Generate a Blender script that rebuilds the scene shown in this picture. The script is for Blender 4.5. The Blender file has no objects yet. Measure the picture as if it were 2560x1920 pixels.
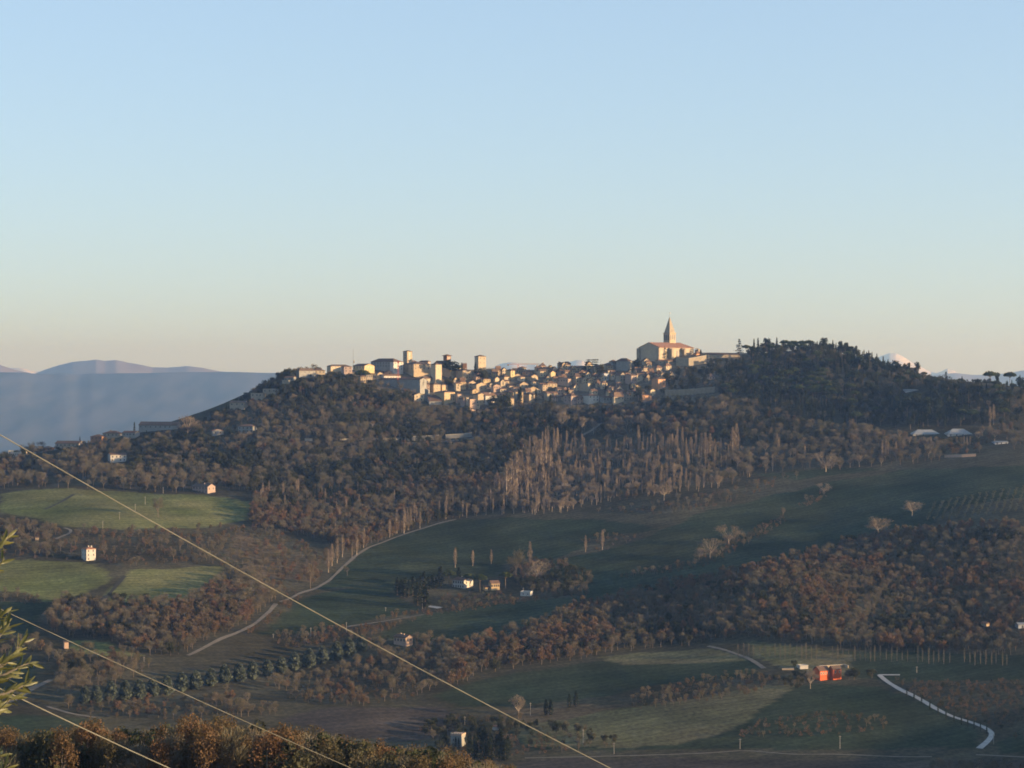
import bpy, bmesh, math, random
import numpy as np
from mathutils import Vector, Matrix

S = bpy.context.scene
COL = S.collection
R = math.radians
rng = random.Random(7)
nrg = np.random.default_rng(7)

# ------------------------------------------------------------------ camera
F = 1280 / math.tan(R(12.0))          # focal length in pixels of the 2560 px wide photograph
cam = bpy.data.objects.new('camera', bpy.data.cameras.new('camera'))
COL.objects.link(cam)
cam.location = (0, 0, 0)
cam.rotation_euler = (R(90), 0, 0)
cam.data.sensor_width = 36.0
cam.data.lens = 18 / math.tan(R(12.0))
cam.data.clip_start = 0.5
cam.data.clip_end = 200000.0
S.camera = cam

# ------------------------------------------------------------------ sky and sun
SUN_EL = R(SUN_EL_DEG := 7.0)
SUN_AZ = R(104.0)                     # clockwise from +Y: low on the right, a little behind the camera
SUND = Vector((math.sin(SUN_AZ) * math.cos(SUN_EL), math.cos(SUN_AZ) * math.cos(SUN_EL), math.sin(SUN_EL)))
world = bpy.data.worlds.new('World')
S.world = world
world.use_nodes = True
nt = world.node_tree
nt.nodes.clear()
out = nt.nodes.new('ShaderNodeOutputWorld')
bg = nt.nodes.new('ShaderNodeBackground')
sky = nt.nodes.new('ShaderNodeTexSky')
sky.sky_type = 'NISHITA'
sky.sun_disc = False
sky.sun_elevation = SUN_EL
sky.sun_rotation = SUN_AZ
sky.altitude = 400
sky.air_density = 0.8
sky.dust_density = 0.5
sky.ozone_density = 2.0
bg.inputs['Strength'].default_value = 0.15
gm = nt.nodes.new('ShaderNodeGamma'); gm.inputs['Gamma'].default_value = 0.50      # a softer gradient towards the horizon
wb = nt.nodes.new('ShaderNodeMix'); wb.data_type = 'RGBA'; wb.blend_type = 'MULTIPLY'; wb.inputs['Factor'].default_value = 1.0
wb.inputs['B'].default_value = (0.915, 1.0, 1.15, 1)                               # the photograph's white balance
nt.links.new(sky.outputs[0], gm.inputs['Color'])
nt.links.new(gm.outputs[0], wb.inputs['A'])
nt.links.new(wb.outputs['Result'], bg.inputs['Color'])
nt.links.new(bg.outputs[0], out.inputs['Surface'])

sun = bpy.data.objects.new('sun', bpy.data.lights.new('sun', 'SUN'))
COL.objects.link(sun)
sun.rotation_euler = SUND.to_track_quat('Z', 'Y').to_euler()
sun.data.energy = 4.0
sun.data.angle = R(0.5)
sun.data.color = (1.0, 0.735, 0.465)

S.view_settings.view_transform = 'Standard'
S.view_settings.look = 'None'
S.view_settings.gamma = 1.0
S.view_settings.use_curve_mapping = False
S.view_settings.exposure = 1.59
S.render.engine = 'CYCLES'
S.cycles.use_denoising = True
S.cycles.filter_width = 1.75
S.cycles.max_bounces = 4
S.cycles.diffuse_bounces = 2
S.cycles.glossy_bounces = 1
S.cycles.transmission_bounces = 2
S.cycles.volume_bounces = 0
S.cycles.transparent_max_bounces = 8
S.cycles.use_light_tree = False
# ------------------------------------------------------------------ the lie of the land
def P(px, py, Y):
    """world point seen at photograph pixel (px, py) at distance Y"""
    return ((px - 1280) / F * Y, Y, -(py - 960) / F * Y)

PROFILE = {   # ground profile along each line of sight: (pixel row, distance)
    -330: [(1190, 2560), (1260, 2330), (1350, 2080), (1500, 1820), (1700, 1560), (1900, 1350)],
    0:    [(1152, 2620), (1190, 2480), (1228, 2330), (1280, 2210), (1335, 2100), (1400, 2000), (1500, 1850), (1600, 1710), (1700, 1590), (1800, 1480), (1920, 1350)],
    320:  [(1085, 2680), (1140, 2560), (1200, 2400), (1240, 2320), (1320, 2140), (1420, 1990), (1510, 1860), (1620, 1710), (1700, 1610), (1800, 1500), (1920, 1370)],
    560:  [(1030, 2720), (1100, 2610), (1180, 2460), (1240, 2340), (1320, 2180), (1420, 2020), (1500, 1890), (1600, 1750), (1700, 1630), (1800, 1510), (1920, 1380)],
    640:  [(992, 2760), (1060, 2660)],
    700:  [(952, 2790), (1010, 2710), (1100, 2600), (1200, 2440), (1300, 2250), (1400, 2080), (1500, 1930), (1600, 1780), (1700, 1650), (1800, 1520), (1920, 1390)],
    850:  [(926, 2860), (965, 2790), (1040, 2690), (1100, 2600), (1200, 2440), (1300, 2270), (1400, 2100), (1500, 1940)],
    1000: [(922, 2910), (960, 2840), (1000, 2780), (1050, 2710), (1100, 2630), (1200, 2460), (1300, 2280), (1400, 2110), (1500, 1950), (1600, 1790), (1700, 1660), (1800, 1530), (1920, 1400)],
    1280: [(925, 2930), (960, 2860), (1000, 2790), (1040, 2730), (1100, 2630), (1200, 2450), (1300, 2260), (1400, 2110), (1500, 1950), (1600, 1790), (1700, 1660), (1800, 1530), (1920, 1400)],
    1500: [(916, 2930), (960, 2850), (1000, 2785), (1040, 2720), (1120, 2590), (1200, 2440), (1300, 2250), (1400, 2090), (1500, 1940), (1600, 1790), (1700, 1660), (1800, 1530), (1920, 1400)],
    1670: [(892, 2930), (930, 2860), (980, 2780), (1030, 2700), (1100, 2580), (1200, 2410), (1300, 2230), (1400, 2080), (1500, 1950), (1600, 1800), (1700, 1660), (1800, 1530), (1920, 1400)],
    1800: [(890, 2930), (950, 2810), (1030, 2680), (1110, 2560), (1200, 2390)],
    1920: [(884, 3000), (950, 2830), (1030, 2680), (1110, 2550), (1200, 2380), (1300, 2220), (1400, 2050), (1450, 1910), (1500, 1850), (1600, 1765), (1640, 1722), (1700, 1650), (1800, 1520), (1920, 1400)],
    2080: [(880, 3000), (950, 2810), (1030, 2670), (1110, 2540), (1200, 2370)],
    2240: [(920, 2930), (990, 2750), (1060, 2610), (1130, 2480), (1200, 2360), (1270, 2240), (1345, 2110), (1420, 1985), (1500, 1885), (1600, 1780), (1640, 1724), (1700, 1640), (1800, 1520), (1920, 1400)],
    2400: [(962, 2770), (1030, 2640), (1100, 2530), (1150, 2425), (1230, 2265), (1320, 2095)],
    2560: [(976, 2740), (1040, 2620), (1100, 2510), (1150, 2405), (1230, 2235), (1300, 2095), (1400, 1970), (1500, 1865), (1600, 1765), (1640, 1705), (1700, 1620), (1800, 1510), (1920, 1400)],
}
CTRL = [P(px, py, Y) for px, lst in PROFILE.items() for py, Y in lst]
# near hill the photograph is taken from, the wooded spur below it, and land outside the frame
CTRL += [(0, 0, -2.6), (-60, -10, 2), (70, -10, -6), (0, 60, -22), (-100, 60, -18), (100, 60, -28), (0, 160, -44), (-100, 160, -40), (130, 160, -52),
         (-160, 330, -64), (0, 330, -66), (150, 330, -78), (-160, 480, -80), (-110, 490, -80), (-60, 500, -82), (-15, 500, -88), (30, 500, -95), (80, 500, -106), (160, 500, -118),
         (-130, 560, -98), (-150, 620, -112), (-60, 620, -104), (40, 620, -124), (160, 640, -138), (-250, 480, -76), (-250, 620, -94),
         (-200, 760, -138), (0, 780, -152), (200, 800, -166), (-250, 950, -182), (0, 950, -184), (250, 950, -186), (0, 1150, -204), (-270, 1150, -203), (270, 1150, -206),
         (-150, 3050, 4), (0, 3050, 8), (120, 3050, 16), (-200, 3200, -40), (0, 3250, -20), (150, 3250, -10), (300, 3250, -10), (-550, 3000, -170), (-350, 2960, -60), (560, 3100, -70),
         (-600, 3600, -320), (0, 3700, -260), (600, 3700, -260), (-1000, 3000, -260), (-1000, 2300, -170), (-900, 1500, -215), (-900, 700, -190),
         (-1300, 3700, -360), (-1500, 1500, -240)]
# rising ground beyond the right edge of the frame: the evening shadow over the valley is cast by it
CTRL += [(420, 300, -88), (620, 600, -110), (520, 950, -170), (620, 1200, -176), (620, 1500, -170), (640, 1750, -154), (660, 2000, -132), (700, 2300, -90), (720, 2600, -46),
         (860, 900, -120), (900, 1300, -134), (900, 1700, -128), (900, 2100, -100), (900, 2500, -24), (1300, 900, -120), (1300, 1700, -110), (1300, 2500, -50), (1500, 3300, -140), (1900, 1700, -120), (1900, 500, -100), (1000, 0, -60)]
CTRL = np.array(CTRL, float)
XS = np.unique(np.concatenate([np.linspace(-20000, -3000, 18), np.linspace(-3000, -900, 22), np.linspace(-900, -640, 14), np.arange(-640, 641, 5.0), np.linspace(640, 1100, 32), np.linspace(1100, 3000, 24), np.linspace(3000, 20000, 18)]))
YS = np.unique(np.concatenate([np.linspace(-200, 0, 6), np.linspace(0, 400, 34), np.linspace(400, 700, 61), np.linspace(700, 1240, 37), np.arange(1240, 3001, 5.0), np.linspace(3000, 4200, 40), np.linspace(4200, 48000, 60)]))

def tps_fit(pts):
    c = pts[:, :2] / 1000.0
    n = len(c)
    d2 = ((c[:, None] - c[None]) ** 2).sum(-1)
    K = np.where(d2 > 0, 0.5 * d2 * np.log(d2 + 1e-12), 0) + 2e-4 * np.eye(n)
    Pm = np.column_stack([np.ones(n), c])
    A = np.block([[K, Pm], [Pm.T, np.zeros((3, 3))]])
    w = np.linalg.solve(A, np.concatenate([pts[:, 2], np.zeros(3)]))
    return c, w

def tps_eval(c, w, x, y):
    out = np.empty(x.size)
    q = np.column_stack([x.ravel(), y.ravel()]) / 1000.0
    for i in range(0, len(q), 20000):
        s = q[i:i + 20000]
        d2 = ((s[:, None] - c[None]) ** 2).sum(-1)
        out[i:i + 20000] = (0.5 * d2 * np.log(d2 + 1e-12)) @ w[:-3] + w[-3] + s @ w[-2:]
    return out.reshape(x.shape)

def vnoise(x, y, scale, seed):
    g = np.random.default_rng(seed).random((256, 256))
    u, v = x / scale + 1000, y / scale + 1000
    i, j = np.floor(u).astype(int), np.floor(v).astype(int)
    a, b = u - i, v - j
    a, b = a * a * (3 - 2 * a), b * b * (3 - 2 * b)
    i0, i1, j0, j1 = i % 256, (i + 1) % 256, j % 256, (j + 1) % 256
    return (g[i0, j0] * (1 - a) * (1 - b) + g[i1, j0] * a * (1 - b) + g[i0, j1] * (1 - a) * b + g[i1, j1] * a * b) - 0.5

def build_heights():
    GX, GY = np.meshgrid(XS, YS)                       # rows: Y, columns: X
    c, w = tps_fit(CTRL)
    core = (np.abs(GX) < 2000) & (GY < 4300)
    Z = np.full(GX.shape, -560.0)
    Z[core] = tps_eval(c, w, GX[core], GY[core])
    m = np.clip((np.abs(GX) - 1300) / 700, 0, 1)
    m = np.maximum(m, np.clip((GY - 3500) / 750, 0, 1))
    m = m * m * (3 - 2 * m)
    base = np.where(GY > 3000, -560.0, np.where(GY > 0, -130 - 430 * np.clip(GY / 3000, 0, 1) ** 3, -130.0))
    Z = Z * (1 - m) + base * m
    Z += (vnoise(GX, GY, 130, 1) * 5 + vnoise(GX, GY, 47, 2) * 1.6) * (1 - m) * np.clip((GY - 150) / 400, 0, 1)
    Z += vnoise(GX, GY, 2600, 3) * 160 * np.clip((GY - 4000) / 2000, 0, 1)
    return Z
ZG = build_heights()

def hz(x, y):
    x = np.asarray(x, float); y = np.asarray(y, float)
    i = np.clip(np.searchsorted(XS, x) - 1, 0, len(XS) - 2)
    j = np.clip(np.searchsorted(YS, y) - 1, 0, len(YS) - 2)
    a = np.clip((x - XS[i]) / (XS[i + 1] - XS[i]), 0, 1)
    b = np.clip((y - YS[j]) / (YS[j + 1] - YS[j]), 0, 1)
    return ZG[j, i] * (1 - a) * (1 - b) + ZG[j, i + 1] * a * (1 - b) + ZG[j + 1, i] * (1 - a) * b + ZG[j + 1, i + 1] * a * b

YL = np.arange(400.0, 3400.0, 2.0)
_cols = {}
def column(px):
    k = round(px)
    if k not in _cols:
        u = (k - 1280) / F
        row = 960 - hz(u * YL, YL) / YL * F
        _cols[k] = (row, np.minimum.accumulate(row))
    return _cols[k]

def ground(px, py, ymin=1000):
    """the ground point seen at a pixel (the crest of that line of sight when the pixel lies above it)"""
    row, mn = column(px)
    ok = np.nonzero((row <= py) & (YL > ymin))[0]
    Y = YL[ok[0]] if len(ok) else YL[np.argmin(row)]
    x = (px - 1280) / F * Y
    return Vector((x, Y, float(hz(x, Y))))

def project(x, y, z):
    return 1280 + x / y * F, 960 - z / y * F

def in_poly(px, py, poly):
    px = np.asarray(px, float); py = np.asarray(py, float)
    r = np.zeros(px.shape, bool)
    n = len(poly)
    for k in range(n):
        x1, y1 = poly[k]; x2, y2 = poly[(k + 1) % n]
        if y1 == y2: continue
        r ^= ((y1 > py) != (y2 > py)) & (px < (x2 - x1) * (py - y1) / (y2 - y1) + x1)
    return r
# ------------------------------------------------------------------ helpers
def mesh_np(name, verts, faces, mats=(), midx=None, smooth=False, attr=None):
    """a mesh from numpy vertices and equal-sided faces"""
    me = bpy.data.meshes.new(name)
    verts = np.asarray(verts, np.float32); faces = np.asarray(faces, np.int32)
    n, k = faces.shape
    me.vertices.add(len(verts)); me.vertices.foreach_set('co', verts.ravel())
    me.loops.add(n * k); me.loops.foreach_set('vertex_index', faces.ravel())
    me.polygons.add(n)
    me.polygons.foreach_set('loop_start', np.arange(0, n * k, k, dtype=np.int32))
    me.polygons.foreach_set('loop_total', np.full(n, k, np.int32))
    for m in mats: me.materials.append(m)
    if midx is not None: me.polygons.foreach_set('material_index', np.asarray(midx, np.int32))
    if smooth: me.polygons.foreach_set('use_smooth', np.ones(n, bool))
    me.update(calc_edges=True)
    if attr is not None:
        a = me.color_attributes.new('tone', 'FLOAT_COLOR', 'POINT')
        a.data.foreach_set('color', np.column_stack([attr, np.ones(len(attr))]).astype(np.float32).ravel())
    return me

class MB:
    """collects polygons and links them as one mesh object"""
    def __init__(self): self.v = []; self.f = []; self.m = []
    def poly(self, pts, mi=0):
        b = len(self.v); self.v += [tuple(p) for p in pts]; self.f.append(tuple(range(b, b + len(pts)))); self.m.append(mi)
    def box(self, x0, x1, y0, y1, z0, z1, mi=0):
        p = [(x0, y0, z0), (x1, y0, z0), (x1, y1, z0), (x0, y1, z0), (x0, y0, z1), (x1, y0, z1), (x1, y1, z1), (x0, y1, z1)]
        for q in ((0, 3, 2, 1), (4, 5, 6, 7), (0, 1, 5, 4), (1, 2, 6, 5), (2, 3, 7, 6), (3, 0, 4, 7)): self.poly([p[i] for i in q], mi)
    def prism(self, pts, z0, z1, mi=0, top=None):
        t = [(x, y, z1) for x, y in (top or pts)]; b = [(x, y, z0) for x, y in pts]
        n = len(pts)
        for i in range(n): j = (i + 1) % n; self.poly([b[i], b[j], t[j], t[i]], mi)
        self.poly(t, mi); self.poly(b[::-1], mi)
    def slab(self, pts, th, mi=0):
        """a sheet of thickness th hanging below the polygon pts"""
        low = [(x, y, z - th) for x, y, z in pts]
        self.poly(pts, mi); self.poly(low[::-1], mi)
        for i in range(len(pts)): j = (i + 1) % len(pts); self.poly([low[i], low[j], pts[j], pts[i]], mi)
    def tube(self, pts, radii, sides=6, mi=0):
        pts = [Vector(p) for p in pts]; rings = []
        for i, p in enumerate(pts):
            d = (pts[min(i + 1, len(pts) - 1)] - pts[max(i - 1, 0)]).normalized()
            a = d.cross(Vector((0.31, 0.9, 0.17))).normalized(); b = d.cross(a)
            r = radii[i] if hasattr(radii, '__len__') else radii
            rings.append([p + (a * math.cos(2 * math.pi * k / sides) + b * math.sin(2 * math.pi * k / sides)) * r for k in range(sides)])
        for i in range(len(rings) - 1):
            for k in range(sides):
                l = (k + 1) % sides
                self.poly([rings[i][k], rings[i][l], rings[i + 1][l], rings[i + 1][k]], mi)
        self.poly(rings[-1], mi); self.poly(rings[0][::-1], mi)
    def mesh(self, name, mats):
        me = bpy.data.meshes.new(name); me.from_pydata(self.v, [], self.f)
        for m in mats: me.materials.append(m)
        if len(mats) > 1: me.polygons.foreach_set('material_index', np.array(self.m, np.int32))
        me.update(); return me
    def build(self, name, mats, parent=None, loc=None):
        return link(name, self.mesh(name, mats if isinstance(mats, (list, tuple)) else [mats]), parent, loc)

def link(name, data, parent=None, loc=None, rz=0.0):
    o = bpy.data.objects.new(name, data); COL.objects.link(o)
    if parent is not None: o.parent = parent
    if loc is not None: o.location = loc
    if rz: o.rotation_euler = (0, 0, rz)
    return o
def empty(name, loc, rz=0.0):
    o = bpy.data.objects.new(name, None); COL.objects.link(o); o.location = loc; o.rotation_euler = (0, 0, rz); o.empty_display_size = 1; return o
def tag(o, label=None, cat=None, group=None, kind=None):
    for k, v in (('label', label), ('category', cat), ('group', group), ('kind', kind)):
        if v: o[k] = v
    return o

def material(name, base, var=None, scale=1.0, rough=0.95, coord='Object', detail=4.0, bump=0.0, rnd=None, spec=0.1, contrast=(0.3, 0.7), aniso=None):
    """a matte material whose colour wanders between base and var with a noise; rnd = ramp colours picked per object"""
    m = bpy.data.materials.new(name); m.use_nodes = True
    t = m.node_tree; N = t.nodes; L = t.links; b = N['Principled BSDF']
    b.inputs['Roughness'].default_value = rough; b.inputs['Specular IOR Level'].default_value = spec
    col = None
    if rnd:
        oi = N.new('ShaderNodeObjectInfo'); cr = N.new('ShaderNodeValToRGB'); cr.color_ramp.interpolation = 'LINEAR'
        while len(cr.color_ramp.elements) < len(rnd): cr.color_ramp.elements.new(0.5)
        for i, c in enumerate(rnd):
            cr.color_ramp.elements[i].position = i / (len(rnd) - 1); cr.color_ramp.elements[i].color = (*c, 1)
        L.new(oi.outputs['Random'], cr.inputs[0]); col = cr.outputs[0]
    if var is not None:
        tc = N.new('ShaderNodeTexCoord'); no = N.new('ShaderNodeTexNoise'); mr = N.new('ShaderNodeMapRange'); mx = N.new('ShaderNodeMix'); mx.data_type = 'RGBA'
        mp = N.new('ShaderNodeMapping')
        if aniso: mp.inputs['Scale'].default_value = aniso
        no.inputs['Scale'].default_value = scale; no.inputs['Detail'].default_value = detail
        mr.inputs['From Min'].default_value, mr.inputs['From Max'].default_value = contrast
        L.new(tc.outputs[coord], mp.inputs['Vector']); L.new(mp.outputs[0], no.inputs['Vector']); L.new(no.outputs[0], mr.inputs['Value']); L.new(mr.outputs[0], mx.inputs['Factor'])
        if rnd:      # multiply
            mx.blend_type = 'MIX'; mx.inputs['A'].default_value = (*var[0], 1); mx.inputs['B'].default_value = (*var[1], 1)
            mu = N.new('ShaderNodeMix'); mu.data_type = 'RGBA'; mu.blend_type = 'MULTIPLY'; mu.inputs['Factor'].default_value = 1
            L.new(col, mu.inputs['A']); L.new(mx.outputs['Result'], mu.inputs['B']); col = mu.outputs['Result']
        else:
            mx.inputs['A'].default_value = (*base, 1); mx.inputs['B'].default_value = (*var, 1); col = mx.outputs['Result']
        if bump:
            bp = N.new('ShaderNodeBump'); bp.inputs['Strength'].default_value = bump; L.new(no.outputs[0], bp.inputs['Height']); L.new(bp.outputs[0], b.inputs['Normal'])
    if col is not None: L.new(col, b.inputs['Base Color'])
    else: b.inputs['Base Color'].default_value = (*base, 1)
    return m

# ------------------------------------------------------------------ field, scrub and wood outlines (rows and columns of the photograph, on the ground)
GREEN_LIT = [  # sun on these green fields is put into a lighter colour
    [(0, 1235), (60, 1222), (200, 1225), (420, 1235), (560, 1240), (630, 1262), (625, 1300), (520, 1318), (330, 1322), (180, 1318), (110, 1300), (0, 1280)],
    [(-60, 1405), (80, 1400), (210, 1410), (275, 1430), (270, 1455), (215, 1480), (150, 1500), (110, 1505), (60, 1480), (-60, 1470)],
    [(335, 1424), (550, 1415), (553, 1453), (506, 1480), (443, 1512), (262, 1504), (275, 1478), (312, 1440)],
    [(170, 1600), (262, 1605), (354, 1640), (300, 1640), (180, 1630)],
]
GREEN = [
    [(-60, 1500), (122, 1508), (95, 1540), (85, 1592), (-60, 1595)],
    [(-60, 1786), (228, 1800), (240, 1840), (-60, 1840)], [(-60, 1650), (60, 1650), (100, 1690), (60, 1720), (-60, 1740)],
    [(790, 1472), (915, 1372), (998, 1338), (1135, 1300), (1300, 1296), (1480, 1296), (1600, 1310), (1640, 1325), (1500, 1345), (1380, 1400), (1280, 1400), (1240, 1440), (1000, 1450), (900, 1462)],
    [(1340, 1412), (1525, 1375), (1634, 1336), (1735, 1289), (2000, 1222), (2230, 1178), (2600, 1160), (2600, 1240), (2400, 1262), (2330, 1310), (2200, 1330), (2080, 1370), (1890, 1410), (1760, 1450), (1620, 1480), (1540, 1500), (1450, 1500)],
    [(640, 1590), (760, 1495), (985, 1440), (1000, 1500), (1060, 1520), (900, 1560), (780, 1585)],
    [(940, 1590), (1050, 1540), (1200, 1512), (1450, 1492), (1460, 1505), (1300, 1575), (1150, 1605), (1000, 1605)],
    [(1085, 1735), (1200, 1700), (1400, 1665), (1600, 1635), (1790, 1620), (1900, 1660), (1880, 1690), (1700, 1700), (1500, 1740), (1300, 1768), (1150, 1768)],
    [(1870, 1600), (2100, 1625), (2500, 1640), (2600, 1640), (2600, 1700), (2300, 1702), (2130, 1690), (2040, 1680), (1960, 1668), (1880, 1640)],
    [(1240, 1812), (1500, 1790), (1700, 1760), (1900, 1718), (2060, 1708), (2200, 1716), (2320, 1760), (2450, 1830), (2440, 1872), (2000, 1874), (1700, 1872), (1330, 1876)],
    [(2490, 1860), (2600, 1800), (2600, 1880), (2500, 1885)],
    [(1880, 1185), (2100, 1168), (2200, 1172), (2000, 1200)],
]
PLOUGH = [
    [(1300, 1900), (1700, 1896), (2400, 1900), (2700, 1902), (2700, 1990), (1200, 1990)],
    [(690, 1800), (830, 1770), (1100, 1765), (1150, 1790), (1120, 1840), (1000, 1855), (800, 1835)],
]
DRYGRASS = [
    [(560, 1400), (600, 1330), (800, 1400), (780, 1455), (600, 1440)], [(1240, 1780), (1450, 1765), (1600, 1765), (1400, 1800), (1250, 1815)],
    [(2400, 1470), (2600, 1540), (2600, 1580), (2480, 1520)],
]
LIT_STRIPS = [[(1240, 1806), (1450, 1786), (1700, 1752), (1900, 1712), (1990, 1712), (1900, 1780), (1820, 1830), (1700, 1862), (1330, 1868)], [(1868, 1600), (2060, 1622), (2130, 1640), (2120, 1688), (2040, 1678), (1960, 1668), (1880, 1640)], [(1500, 1640), (1790, 1618), (1880, 1650), (1700, 1660), (1560, 1664)]]  # field strips whose sunlight is painted as a paler colour
TOWN = [[(740, 900), (1900, 870), (1850, 900), (1800, 1000), (1600, 1020), (1380, 1030), (1250, 1035), (1180, 1040), (1030, 990), (940, 970), (740, 945)]]

def build_ground():
    GX, GY = np.meshgrid(XS, YS)
    x, y, z = GX.ravel(), GY.ravel(), ZG.ravel()
    ys = np.maximum(y, 1.0)
    px, py = 1280 + x / ys * F, 960 - z / ys * F
    jx = px + vnoise(x, y, 23, 11) * 14; jy = py + vnoise(x, y, 31, 12) * 8
    col = np.empty((len(x), 3)); col[:] = (0.056, 0.052, 0.034)
    n1 = (vnoise(x, y, 60, 13) + 0.5)[:, None]; n2 = (vnoise(x, y, 9, 14) + 0.5)[:, None]
    col = col * (0.8 + 0.5 * n1) * (0.85 + 0.3 * n2)
    vis = y > 1240
    n3 = (vnoise(x, y, 38, 15) + 0.5)[:, None]
    for polys, ca, cb in ((GREEN, (0.026, 0.038, 0.023), (0.042, 0.049, 0.029)), (GREEN_LIT, (0.090, 0.106, 0.038), (0.135, 0.130, 0.058)), (LIT_STRIPS, (0.085, 0.088, 0.044), (0.120, 0.105, 0.060)), (PLOUGH, (0.042, 0.038, 0.032), (0.062, 0.052, 0.042)),
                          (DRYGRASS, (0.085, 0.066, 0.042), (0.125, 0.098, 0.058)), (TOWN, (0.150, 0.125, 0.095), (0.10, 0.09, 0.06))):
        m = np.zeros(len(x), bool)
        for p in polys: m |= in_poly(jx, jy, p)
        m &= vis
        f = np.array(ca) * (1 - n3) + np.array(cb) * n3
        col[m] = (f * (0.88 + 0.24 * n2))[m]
    nx, ny = len(XS), len(YS)
    idx = np.arange(nx * ny).reshape(ny, nx)
    faces = np.column_stack([idx[:-1, :-1].ravel(), idx[:-1, 1:].ravel(), idx[1:, 1:].ravel(), idx[1:, :-1].ravel()])
    m = bpy.data.materials.new('ground'); m.use_nodes = True
    t = m.node_tree; N = t.nodes; L = t.links; b = N['Principled BSDF']
    b.inputs['Roughness'].default_value = 1.0; b.inputs['Specular IOR Level'].default_value = 0.0
    at = N.new('ShaderNodeAttribute'); at.attribute_name = 'tone'
    tc = N.new('ShaderNodeTexCoord'); no = N.new('ShaderNodeTexNoise'); no.inputs['Scale'].default_value = 0.35; no.inputs['Detail'].default_value = 5
    mr = N.new('ShaderNodeMapRange'); mr.inputs['To Min'].default_value = 0.55; mr.inputs['To Max'].default_value = 1.5; mr.inputs['From Min'].default_value = 0.25; mr.inputs['From Max'].default_value = 0.75
    mp = N.new('ShaderNodeMapping'); mp.inputs['Rotation'].default_value = (0, 0, R(62)); L.new(tc.outputs['Object'], mp.inputs['Vector'])
    def strip(scale, dist, lo, hi):
        wv = N.new('ShaderNodeTexWave'); wv.inputs['Scale'].default_value = scale; wv.inputs['Distortion'].default_value = dist; wv.inputs['Detail'].default_value = 3; wv.inputs['Detail Scale'].default_value = 0.6
        mw = N.new('ShaderNodeMapRange'); mw.inputs['To Min'].default_value = lo; mw.inputs['To Max'].default_value = hi
        L.new(mp.outputs[0], wv.inputs['Vector']); L.new(wv.outputs['Fac'], mw.inputs['Value']); return mw.outputs[0]
    def mul(p, q): m_ = N.new('ShaderNodeMath'); m_.operation = 'MULTIPLY'; L.new(p, m_.inputs[0]); L.new(q, m_.inputs[1]); return m_.outputs[0]
    nb = N.new('ShaderNodeTexNoise'); nb.inputs['Scale'].default_value = 0.013; nb.inputs['Detail'].default_value = 4; mb_ = N.new('ShaderNodeMapRange'); mb_.inputs['From Min'].default_value = 0.3; mb_.inputs['From Max'].default_value = 0.7; mb_.inputs['To Min'].default_value = 0.72; mb_.inputs['To Max'].default_value = 1.28
    L.new(tc.outputs['Object'], nb.inputs['Vector']); L.new(nb.outputs[0], mb_.inputs['Value'])
    L.new(tc.outputs['Object'], no.inputs['Vector']); L.new(no.outputs[0], mr.inputs['Value'])
    tot = mul(mul(mr.outputs[0], strip(0.035, 4.0, 0.91, 1.09)), mul(strip(0.009, 9.0, 0.92, 1.08), mb_.outputs[0]))
    vm = N.new('ShaderNodeVectorMath'); vm.operation = 'SCALE'
    L.new(at.outputs['Color'], vm.inputs[0]); L.new(tot, vm.inputs['Scale']); L.new(vm.outputs[0], b.inputs['Base Color'])
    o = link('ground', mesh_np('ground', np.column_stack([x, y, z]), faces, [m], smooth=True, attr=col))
    tag(o, kind='structure')
build_ground()

# ------------------------------------------------------------------ hills and snow mountains on the skyline
def ridge(name, dist, crest, foot, depth, mat, seed, bumps, nd=60, step=4.0):
    """a mountain range: crest given as (pixel column, pixel row) at distance dist, falling towards the camera and away"""
    cx = np.array([c[0] for c in crest], float); cy = np.array([c[1] for c in crest], float)
    px = np.arange(cx[0], cx[-1] + 1, step)
    row = np.interp(px, cx, cy)
    X = (px - 1280) / F * dist
    H = (960 - row) / F * dist + (vnoise(X, X * 0 + 7, dist * 0.006, seed) * 2) * bumps * 0.35
    V = []
    ts = np.concatenate([np.linspace(-1, 0, nd), np.linspace(0, 1, 8)[1:]])
    for t in ts:
        Yv = dist + t * depth
        k = np.abs(t) ** 0.85
        Xv = X * (Yv / dist)
        Q = Xv + 0.16 * (Yv - dist); q2 = 0 * Xv + Yv * 0.22
        z = H * (1 - k) + foot * k + (vnoise(Q, q2, dist * 0.055, seed + 1) * 1.5 + vnoise(Xv - 0.1 * (Yv - dist), q2 * 1.6, dist * 0.020, seed + 2) * 0.75 + vnoise(Xv, q2 * 4, dist * 0.007, seed + 3) * 0.45 + vnoise(Xv, q2 * 9, dist * 0.003, seed + 4) * 0.16) * bumps * np.minimum(1, 5 * np.abs(t))
        V.append(np.column_stack([Xv, np.full_like(Xv, Yv), z]))
    V = np.concatenate(V); nx = len(px)
    idx = np.arange(len(V)).reshape(-1, nx)
    faces = np.column_stack([idx[:-1, :-1].ravel(), idx[:-1, 1:].ravel(), idx[1:, 1:].ravel(), idx[1:, :-1].ravel()])
    o = link(name, mesh_np(name, V, faces, [mat], smooth=True)); tag(o, kind='structure'); return o

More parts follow.
